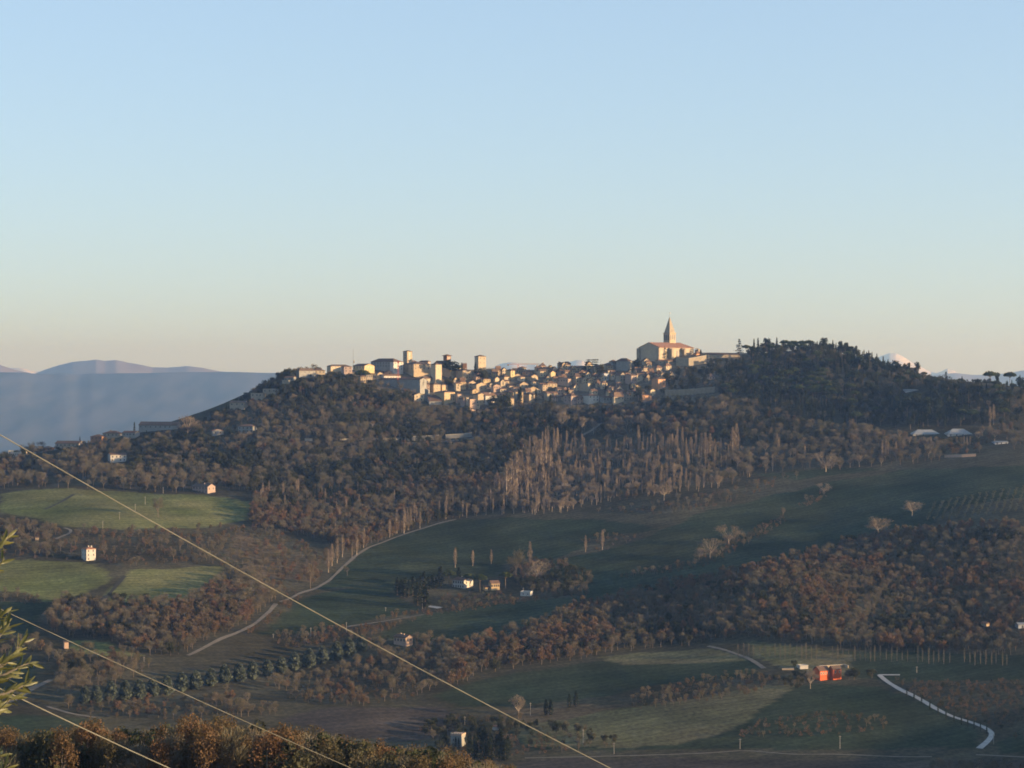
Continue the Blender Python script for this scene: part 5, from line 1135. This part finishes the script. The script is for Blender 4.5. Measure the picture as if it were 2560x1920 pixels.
scatter([(-60, 1300), (110, 1312), (180, 1322), (330, 1326), (520, 1322), (640, 1318), (720, 1345), (840, 1395), (790, 1465), (700, 1500), (600, 1490), (555, 1450), (552, 1412), (330, 1420), (240, 1406), (60, 1396), (-60, 1400)], 9.5, {'shrub': (.42, 2, 5), 'russet': (.22, 4, 8), 'bare': (.28, 6, 11), 'olive': (.08, 3, 5)}, 'scrub and small trees of the left slope', wood(0, 'on the scrubby slope right of the white villa'), seed=8, gaps=.14)
scatter([(-60, 1320), (60, 1315), (160, 1330), (190, 1370), (100, 1395), (-60, 1390)], 10, {'bare': (.8, 8, 12), 'ever': (.2, 5, 8)}, 'bare trees left of the white villa', wood(0, 'left of the white three storey villa'), seed=9)
scatter([(150, 1512), (262, 1506), (440, 1516), (510, 1486), (556, 1455), (640, 1440), (700, 1500), (676, 1528), (640, 1555), (560, 1595), (500, 1628), (440, 1645), (360, 1640), (262, 1602), (170, 1596), (110, 1570)], 7.6, {'russet': (.44, 8, 11), 'bare': (.50, 8, 12), 'ever': (.06, 6, 9)}, 'trees of the left valley wood', wood(0, 'in the wood between the left fields and gravel road'), seed=10)
scatter([(100, 1620), (170, 1632), (350, 1648), (380, 1672), (300, 1710), (200, 1745), (110, 1735), (140, 1690)], 9, {'bare': (.75, 7, 12), 'russet': (.15, 6, 9), 'ever': (.1, 5, 8)}, 'grey bare trees above the conifer row', wood(0, 'above the left end of the conifer row'), seed=11)
scatter([(120, 1765), (300, 1762), (500, 1742), (700, 1700), (900, 1660), (980, 1625), (1150, 1620), (1190, 1660), (1080, 1725), (1000, 1755), (700, 1788), (480, 1800), (240, 1795)], 7, {'bare': (.40, 4, 10), 'shrub': (.45, 1.5, 3.5), 'russet': (.15, 4, 8)}, 'scrub below the conifer row', wood(0, 'in the brown scrub below the conifer row'), seed=12, gaps=.16)
scatter([(900, 1610), (1000, 1600), (1150, 1612), (1170, 1640), (1120, 1700), (1000, 1690), (920, 1640)], 8, {'bare': (.7, 6, 10), 'russet': (.2, 5, 8), 'shrub': (.1, 2, 4)}, 'bare trees round the pink farmhouse', wood(0, 'around the pink farmhouse'), seed=13)
scatter([(1180, 1610), (1300, 1580), (1460, 1515), (1560, 1500), (1700, 1462), (1900, 1420), (2090, 1378), (2200, 1345), (2400, 1322), (2620, 1310), (2620, 1632), (2450, 1640), (2300, 1632), (2100, 1622), (1870, 1598), (1800, 1606), (1500, 1640), (1200, 1690), (1120, 1722), (1120, 1660)], 7.9, {'russet': (.40, 7, 11), 'bare': (.40, 7, 12), 'ever': (.20, 6, 10)}, 'trees of the right hillside wood', wood(0, 'in the big wood on the right hillside'), seed=14)
scatter([(1400, 1402), (1480, 1445), (1470, 1500), (1320, 1484), (1270, 1450), (1290, 1415)], 7, {'bare': (.5, 5, 9), 'ever': (.4, 4, 8), 'russet': (.1, 4, 7)}, 'dark thicket right of the farm', wood(0, 'in the dark thicket right of the farm block'), seed=15)
scatter([(1100, 1490), (1250, 1484), (1290, 1492), (1180, 1512), (1100, 1512)], 6, {'olive': (.5, 3, 4.5), 'shrub': (.4, 2, 3.5), 'russet': (.1, 3, 5)}, 'bushes below the villa', wood(0, 'below the white villa'), seed=16)
scatter([(690, 1590), (900, 1562), (1060, 1525), (1240, 1505), (1440, 1478), (1445, 1490), (1240, 1518), (1060, 1545), (900, 1600), (700, 1625)], 6, {'shrub': (.7, 2, 4), 'russet': (.15, 3, 6), 'bare': (.15, 4, 7)}, 'hedge shrubs along the field edges', wood(0, 'in the hedge between the dark fields'), seed=17)
scatter([(2060, 1228), (2075, 1240), (1900, 1345), (1760, 1420), (1560, 1450), (1540, 1440), (1740, 1400), (1880, 1330)], 6, {'shrub': (.7, 2, 4), 'bare': (.3, 4, 8)}, 'hedge shrubs in the right field', wood(0, 'along the hedge in the wide right field'), seed=18, gaps=.35)
scatter([(1460, 1340), (1640, 1305), (1700, 1290), (1740, 1285), (1640, 1330), (1530, 1372), (1400, 1400), (1420, 1370)], 8, {'shrub': (.75, 1.5, 3), 'bare': (.25, 4, 8)}, 'shrubs along the mid field bank', wood(0, 'on the bank behind the two lone poplars'), seed=19, gaps=.3)
scatter([(1400, 1290), (1700, 1250), (1900, 1200), (2020, 1190), (1960, 1215), (1740, 1280), (1500, 1298)], 8.5, {'shrub': (.5, 2, 4), 'bare': (.4, 5, 9), 'russet': (.1, 4, 6)}, 'shrubs below the poplar grove', wood(0, 'below the poplar grove'), seed=20, gaps=.3)
scatter([(1555, 1748), (1700, 1705), (1870, 1688), (1915, 1690), (1960, 1700), (1900, 1728), (1850, 1745), (1600, 1775)], 7.0, {'shrub': (.35, 2, 4), 'bare': (.45, 4, 7), 'russet': (.2, 3, 5)}, 'brown trees left of the red houses', wood(0, 'in the brown clump left of the red houses'), seed=21)
scatter([(1840, 1845), (1900, 1805), (2060, 1780), (2220, 1800), (2230, 1828), (1950, 1846)], 7, {'shrub': (.7, 2, 4), 'bare': (.3, 3, 6)}, 'scrub in the field below the red houses', wood(0, 'in the field below the red houses'), seed=22, gaps=.25)
scatter([(2240, 1700), (2300, 1706), (2600, 1704), (2600, 1800), (2490, 1830), (2420, 1798), (2330, 1758), (2270, 1728)], 5.4, {'ever': (.25, 2, 4), 'shrub': (.75, 1.8, 3.4)}, 'dark scrub right of the white drive', wood(0, 'right of the white drive'), seed=23)  # evergreens mixed in to darken the scrub in place of cast shade
scatter([(2320, 1905), (2440, 1860), (2620, 1830), (2620, 1990), (2330, 1990)], 6, {'bare': (.8, 5, 9), 'russet': (.2, 4, 8)}, 'bare trees in the bottom right corner', wood(0, 'in the bottom right corner'), seed=24, gaps=.45)
scatter([(1040, 1830), (1150, 1790), (1260, 1800), (1460, 1830), (1560, 1870), (1300, 1890), (1240, 1900), (1100, 1880)], 7, {'bare': (.35, 4, 8), 'shrub': (.4, 2, 4), 'ever': (.25, 4, 7)}, 'trees round the castellated house', wood(0, 'around the castellated white house'), seed=25)
scatter([(1960, 1690), (2050, 1700), (2000, 1725), (1930, 1712)], 6, {'bare': (.5, 4, 7), 'ever': (.5, 3, 6)}, 'garden trees of the red houses', wood(0, 'in the garden left of the red houses'), seed=26)
scatter([(0, 1600), (90, 1595), (110, 1625), (0, 1640)], 7, {'olive': (.6, 4, 6), 'bare': (.4, 5, 8)}, 'olive trees left', wood(0, 'by the lower left field'), seed=27)
scatter([(-60, 1478), (60, 1482), (110, 1508), (60, 1512), (-60, 1500)], 7, {'shrub': (.5, 2, 4), 'bare': (.5, 4, 7)}, 'hedge between the left fields', wood(0, 'in the hedge between the left fields'), seed=28)
scatter([(600, 1210), (760, 1205), (780, 1225), (640, 1240)], 7, {'olive': (1, 3, 5)}, 'olive trees above the russet wood', wood(0, 'above the russet wood'), seed=29)
for i in range(14):
    c0 = 2318 + i * 18.5
    for j in range(9):
        px_ = c0 + j * 2.6; row = 1303 - (c0 - 2318) * .10 - j * (5.2 + i * .18)
        if px_ < 2575: plant('olive', px_, row, row - rng.uniform(8, 11), 'grey green olive tree in the planted rows at the right edge', 'olive trees planted in rows', sx=1.0)
scatter([(700, 1505), (760, 1488), (700, 1540), (640, 1580), (600, 1600), (660, 1550)], 6, {'russet': (.5, 4, 7), 'shrub': (.5, 2, 4)}, 'trees along the gravel road', wood(0, 'along the lower gravel road'), seed=31, gaps=.3)
scatter([(1060, 1035), (1180, 1055), (1300, 1040), (1400, 1035), (1320, 1060), (1120, 1070)], 9, {'shrub': (.5, 2, 4), 'bare': (.5, 7, 11)}, 'scrub under the town walls', wood(0, 'just under the town edge'), seed=32)

scatter([(1690, 912), (1770, 905), (1860, 892), (1870, 960), (1800, 992), (1700, 985), (1650, 988), (1640, 965), (1690, 940)], 9.5, {'ever': (.5, 6, 11), 'bare': (.4, 7, 11), 'cypress': (.1, 9, 13)}, 'trees on the terraces below the church', wood(0, 'on the terraces right of the church'), seed=33)
scatter([(690, 952), (740, 938), (830, 940), (905, 958), (950, 978), (1030, 1000), (1060, 1030), (1020, 1005), (940, 985), (820, 975)], 8.5, {'ever': (.5, 5, 10), 'bare': (.35, 6, 10), 'russet': (.15, 6, 9)}, 'trees close under the palaces', wood(0, 'close under the left palaces'), seed=34)
scatter([(640, 1000), (720, 948), (830, 945), (950, 975), (1040, 1000), (1000, 1030), (900, 1010), (760, 1000)], 9, {'ever': (.85, 9, 15), 'cypress': (.15, 10, 14)}, 'dark trees under the left palaces', wood(0, 'on the dark slope under the left palaces'), seed=36)
scatter([(1060, 1030), (1150, 1010), (1250, 1010), (1400, 1012), (1560, 1012), (1640, 1000), (1640, 1015), (1500, 1026), (1380, 1030), (1250, 1040), (1180, 1046)], 9, {'ever': (.35, 4, 8), 'bare': (.5, 5, 9), 'cypress': (.15, 7, 11)}, 'trees along the lower town edge', wood(0, 'along the lower town edge'), seed=35)

scatter([(430, 1082), (520, 1046), (580, 1012), (640, 978), (690, 945), (705, 955), (650, 998), (590, 1034), (520, 1068)], 8, {'ever': (.7, 4, 7), 'bare': (.3, 4, 7)}, 'trees along the ridge shoulder', wood(0, 'along the ridge shoulder left of town'), seed=37)

# the near spur that fills the bottom left corner
def near_wood():
    g = np.random.default_rng(3)
    for y0 in np.arange(425, 600, 6.2):
        for x0 in np.arange(-140, 60, 5.6):
            x, y = x0 + g.uniform(-2.4, 2.4), y0 + g.uniform(-2.6, 2.6); z = float(hz(x, y)); px, py = project(x, y, z)
            if px < -60 or px > 1400: continue
            want = np.interp(px, [0, 120, 230, 330, 450, 560, 700, 800, 900, 1000, 1100, 1200, 1290, 1400], [1822, 1828, 1800, 1822, 1798, 1788, 1812, 1822, 1850, 1862, 1868, 1892, 1918, 1990])
            h = g.uniform(8.5, 14.5); top = py - h * F / y
            if top < want + g.uniform(-4, 34): h = (py - want - g.uniform(0, 40)) * y / F
            if h < 5 or py - h * F / y > 1960: continue
            k = ['autumn', 'bare', 'bare', 'autumn', 'autumn', 'bare', 'ever'][int(g.integers(0, 7))] if px > 200 else ['autumn', 'ever', 'autumn', 'bare'][int(g.integers(0, 4))]
            add_tree(k, x, y, h, 'trees of the near wood at the bottom edge', wood(0, 'in the near wood at the bottom left')[k], z, g.uniform(.85, 1.15))
near_wood()

# ------------------------------------------------------------------ put the trees in the world: the largest of each kind singly, the rest as one wood
def set_trees():
    by = {}
    for t in TREES: by.setdefault(t[0], []).append(t)
    count = {}
    for kd, lst in by.items():
        nm, cat, cm, bm_, fn, nv, hh = KIND[kd]
        lst.sort(key=lambda t: (0 if t[7] is None or 'row' in (t[7] or '') else 1, -t[5] / t[3]))
        LIM = 290
        solo, rest = lst[:LIM], lst[LIM:]
        src = {}
        for i, (k, v, x, y, z, h, rz, grp, lb, sx) in enumerate(solo):
            s = h / hh; app = h / y * F * .4          # apparent height in pixels of the render
            both, tr, cr = PROTO[kd][v]
            if app > 15 and kd not in ('shrub',):
                r = empty(nm, (x, y, z), rz); r.scale = (s * sx, s * sx, s)
                link('trunk', tr, r); link('crown', cr, r)
            else:
                r = link(nm, both, None, (x, y, z), rz); r.scale = (s * sx, s * sx, s); src.setdefault(v, r)
            tag(r, lb, cat, grp)
        if rest:
            for v in range(nv):
                if v not in src:
                    k, _, x, y, z, h, rz, grp, lb, sx = rest.pop(); s = h / hh
                    r = link(nm, PROTO[kd][v][0], None, (x, y, z), rz); r.scale = (s * sx, s * sx, s); tag(r, lb, cat, grp); src[v] = r
            mass(kd, nm, rest, src, hh)
        count[kd] = (len(solo), len(rest))
    print('TREES', count)

def mass(kd, nm, rest, src, hh):
    me = bpy.data.meshes.new(nm + '_wood'); n = len(rest)
    me.vertices.add(n); me.vertices.foreach_set('co', np.array([(t[2], t[3], t[4]) for t in rest], np.float32).ravel())
    for an, ty, vals in (('turn', 'FLOAT', [t[6] for t in rest]), ('kind', 'INT', [t[1] for t in rest])):
        a = me.attributes.new(an, ty, 'POINT'); a.data.foreach_set('value', np.array(vals, np.float32 if ty == 'FLOAT' else np.int32))
    a = me.attributes.new('size', 'FLOAT_VECTOR', 'POINT'); a.data.foreach_set('vector', np.array([(t[5] / hh * t[9], t[5] / hh * t[9], t[5] / hh) for t in rest], np.float32).ravel())
    o = link(NAMES.get(kd, nm + '_wood'), me); tag(o, kind='stuff')
    ng = bpy.data.node_groups.new(nm + '_wood', 'GeometryNodeTree')
    ng.interface.new_socket('Geometry', in_out='INPUT', socket_type='NodeSocketGeometry'); ng.interface.new_socket('Geometry', in_out='OUTPUT', socket_type='NodeSocketGeometry')
    N, L = ng.nodes, ng.links
    gi, go = N.new('NodeGroupInput'), N.new('NodeGroupOutput'); jo = N.new('GeometryNodeJoinGeometry')
    def attr(name, ty): a = N.new('GeometryNodeInputNamedAttribute'); a.data_type = ty; a.inputs['Name'].default_value = name; return [s for s in a.outputs if s.enabled][0]
    turn, kind, size = attr('turn', 'FLOAT'), attr('kind', 'INT'), attr('size', 'FLOAT_VECTOR')
    cx = N.new('ShaderNodeCombineXYZ'); L.new(turn, cx.inputs['Z'])
    for v, ob in src.items():
        oi = N.new('GeometryNodeObjectInfo'); oi.inputs['Object'].default_value = ob; oi.transform_space = 'ORIGINAL'
        cmp = N.new('FunctionNodeCompare'); cmp.data_type = 'INT'; cmp.operation = 'EQUAL'
        ins = [s for s in cmp.inputs if s.enabled]; L.new(kind, ins[0]); ins[1].default_value = v
        ip = N.new('GeometryNodeInstanceOnPoints')
        L.new(gi.outputs[0], ip.inputs['Points']); L.new([s for s in cmp.outputs if s.enabled][0], ip.inputs['Selection']); L.new(oi.outputs['Geometry'], ip.inputs['Instance'])
        L.new(cx.outputs[0], ip.inputs['Rotation']); L.new(size, ip.inputs['Scale']); L.new(ip.outputs[0], jo.inputs[0])
    L.new(jo.outputs[0], go.inputs[0])
    md = o.modifiers.new('wood', 'NODES'); md.node_group = ng
NAMES = {'bare': 'bare_woods', 'russet': 'russet_woods', 'autumn': 'autumn_woods', 'ever': 'evergreen_woods', 'poplar': 'poplar_woods', 'cypress': 'cypress_woods', 'pine': 'pine_woods', 'pale': 'pale_woods', 'sapling': 'sapling_rows', 'round': 'round_tree_wood', 'shrub': 'scrub_undergrowth', 'olive': 'olive_woods', 'umbrella': 'umbrella_pine_woods'}
set_trees()
# ------------------------------------------------------------------ wires crossing the view close by
M_WIRE = material('weathered_cable', (0.17, 0.165, 0.135), (0.13, 0.125, 0.10), scale=3)
def wire(label, A, B, sag, rad):
    a, b = Vector(P(*A)), Vector(P(*B)); d = b - a
    pts = []
    for i in range(-16, 49):
        t = i / 32; p = a + d * t; p.z -= sag * 4 * t * (1 - t); pts.append(p)
    mb = MB(); mb.tube(pts, rad, 6); o = mb.build('overhead_wire', M_WIRE); tag(o, label, 'wire', 'overhead wires crossing the lower left'); return o
wire('uppermost and longest of the three wires, crossing the ridge and mid valley', (-60, 1052, 34), (1620, 1968, 44), .105, .0082)
wire('middle of the three wires, thin, starting behind the olive leaves', (-60, 1494, 38), (900, 1930, 46), .03, .0055)
wire('lowest of the three wires, running out through the bottom edge', (-20, 1712, 28), (460, 1937, 33), .012, .0075)

# ------------------------------------------------------------------ olive tree at the left edge
def build_olive():
    top = material('olive_leaf', (0.125, 0.120, 0.040), (0.060, 0.068, 0.026), scale=14, rough=0.45, spec=0.35)
    N = top.node_tree.nodes; L = top.node_tree.links; b = N['Principled BSDF']; o = N['Material Output']
    tr = N.new('ShaderNodeBsdfTranslucent'); tr.inputs['Color'].default_value = (0.10, 0.12, 0.03, 1); mx = N.new('ShaderNodeMixShader'); mx.inputs[0].default_value = 0.3
    L.new(b.outputs[0], mx.inputs[1]); L.new(tr.outputs[0], mx.inputs[2]); L.new(mx.outputs[0], o.inputs['Surface'])
    bark = material('olive_bark', (0.07, 0.062, 0.048), (0.11, 0.096, 0.075), scale=9)
    gx, gy = -2.35, 7.4; gz = float(hz(gx, gy)); root = empty('olive_tree', (gx, gy, gz)); tag(root, 'olive branches with narrow grey green leaves reaching in at the left edge', 'olive tree')
    O = Vector((gx, gy, gz)); hub = Vector(P(-420, 1700, 7.4)) - O
    t = MB(); t.tube([(0, 0, -.5), (.06, .02, .45), hub * .6 + Vector((0, 0, .1)), hub], [.17, .13, .10, .07], 8)
    t.build('trunk', bark, root)
    fork = Vector(P(-190, 1660, 7.3)) - O
    TW = [[(-190, 1560), (-70, 1450), (-20, 1395), (4, 1362), (20, 1340)], [(-190, 1600), (-60, 1470), (-10, 1425), (10, 1396)], [(-190, 1640), (-50, 1580), (-5, 1548), (14, 1526)], [(-190, 1660), (-60, 1650), (-10, 1602), (20, 1566)],
          [(-190, 1680), (-30, 1690), (18, 1655), (42, 1624), (60, 1604)], [(-190, 1680), (-20, 1702), (35, 1674), (60, 1662), (84, 1656)], [(-190, 1700), (-30, 1750), (25, 1728), (55, 1716), (78, 1704)], [(-190, 1720), (-30, 1778), (8, 1760), (34, 1744)],
          [(-190, 1760), (-60, 1920), (-20, 1902), (6, 1884)], [(-190, 1800), (-60, 1990), (0, 1935), (24, 1908)], [(-190, 1640), (-70, 1690), (-10, 1668), (30, 1640)], [(-190, 1700), (-60, 1735), (0, 1700), (40, 1690)], [(-190, 1620), (-60, 1620), (-12, 1585), (10, 1560)], [(-190, 1700), (-70, 1800), (-16, 1785), (4, 1772)]]
    g = np.random.default_rng(12)
    for k, tw in enumerate(TW):
        Y = 7.0 + g.uniform(-.25, .35)
        pts = [Vector(P(a, b_, Y + .05 * i)) - O for i, (a, b_) in enumerate(tw)]; pts = [hub * .15 + fork * .85] + pts
        m = MB(); m.tube(pts, [.009 - .0078 * i / (len(pts) - 1) for i in range(len(pts))], 5); br = m.build('branch', bark, root)
        lf = MB(); seg = []
        for p, q in zip(pts[1:-1], pts[2:]): seg.append((p, q, (q - p).length))
        tot = sum(s[2] for s in seg); s = tot * (.74 if k < 3 else .5 if k in (10, 12) else .42); side = 0
        while s < tot:
            a_ = s
            for p, q, ln in seg:
                if a_ <= ln: break
                a_ -= ln
            c = p.lerp(q, a_ / ln); d = (q - p).normalized()
            for sg in (0, 1):
                side += 1.3 + g.uniform(-.3, .3); u = d.cross(Vector((0, 1, 0))).normalized(); v = d.cross(u)
                out = (u * math.cos(side + sg * math.pi) + v * math.sin(side + sg * math.pi))
                ax = (d * g.uniform(.65, 1.0) + out * g.uniform(.45, .8)).normalized(); ln_ = g.uniform(.036, .055); wd = ln_ * g.uniform(.095, .125)
                bn = ax.cross(d.cross(ax)).normalized() if g.random() < .5 else Vector(rdir(1)[0]); bn = (bn - ax * bn.dot(ax)).normalized(); sw = ax.cross(bn)
                st = [(0, .15), (.25, .8), (.55, 1.0), (.82, .6), (1.0, .06)]
                L_ = [c + ax * ln_ * f + bn * (ln_ * .10 * f * f) + sw * wd * w_ for f, w_ in st]; R_ = [c + ax * ln_ * f + bn * (ln_ * .10 * f * f) - sw * wd * w_ for f, w_ in st]; M_ = [c + ax * ln_ * f + bn * (ln_ * .10 * f * f - wd * .22) for f, w_ in st]
                for i in range(4): lf.poly([L_[i], L_[i + 1], M_[i + 1], M_[i]]); lf.poly([M_[i], M_[i + 1], R_[i + 1], R_[i]])
            s += .0165
        tip = pts[-1]; d = (pts[-1] - pts[-2]).normalized()
        lf.build('leaves', top, br)
build_olive()
# ------------------------------------------------------------------ the air
def build_haze():
    b = MB(); b.box(-16000, 16000, -400, 47500, -1000, 700)
    m = bpy.data.materials.new('haze'); m.use_nodes = True
    t = m.node_tree; t.nodes.clear()
    o = t.nodes.new('ShaderNodeOutputMaterial'); v = t.nodes.new('ShaderNodeVolumePrincipled')
    v.inputs['Color'].default_value = (0.33, 0.55, 1.0, 1)
    v.inputs['Absorption Color'].default_value = (1, 1, 1, 1)
    v.inputs['Density'].default_value = 4.8e-5
    v.inputs['Anisotropy'].default_value = 0.55
    t.links.new(v.outputs[0], o.inputs['Volume'])
    ob = b.build('haze', m); tag(ob, kind='stuff')
build_haze()
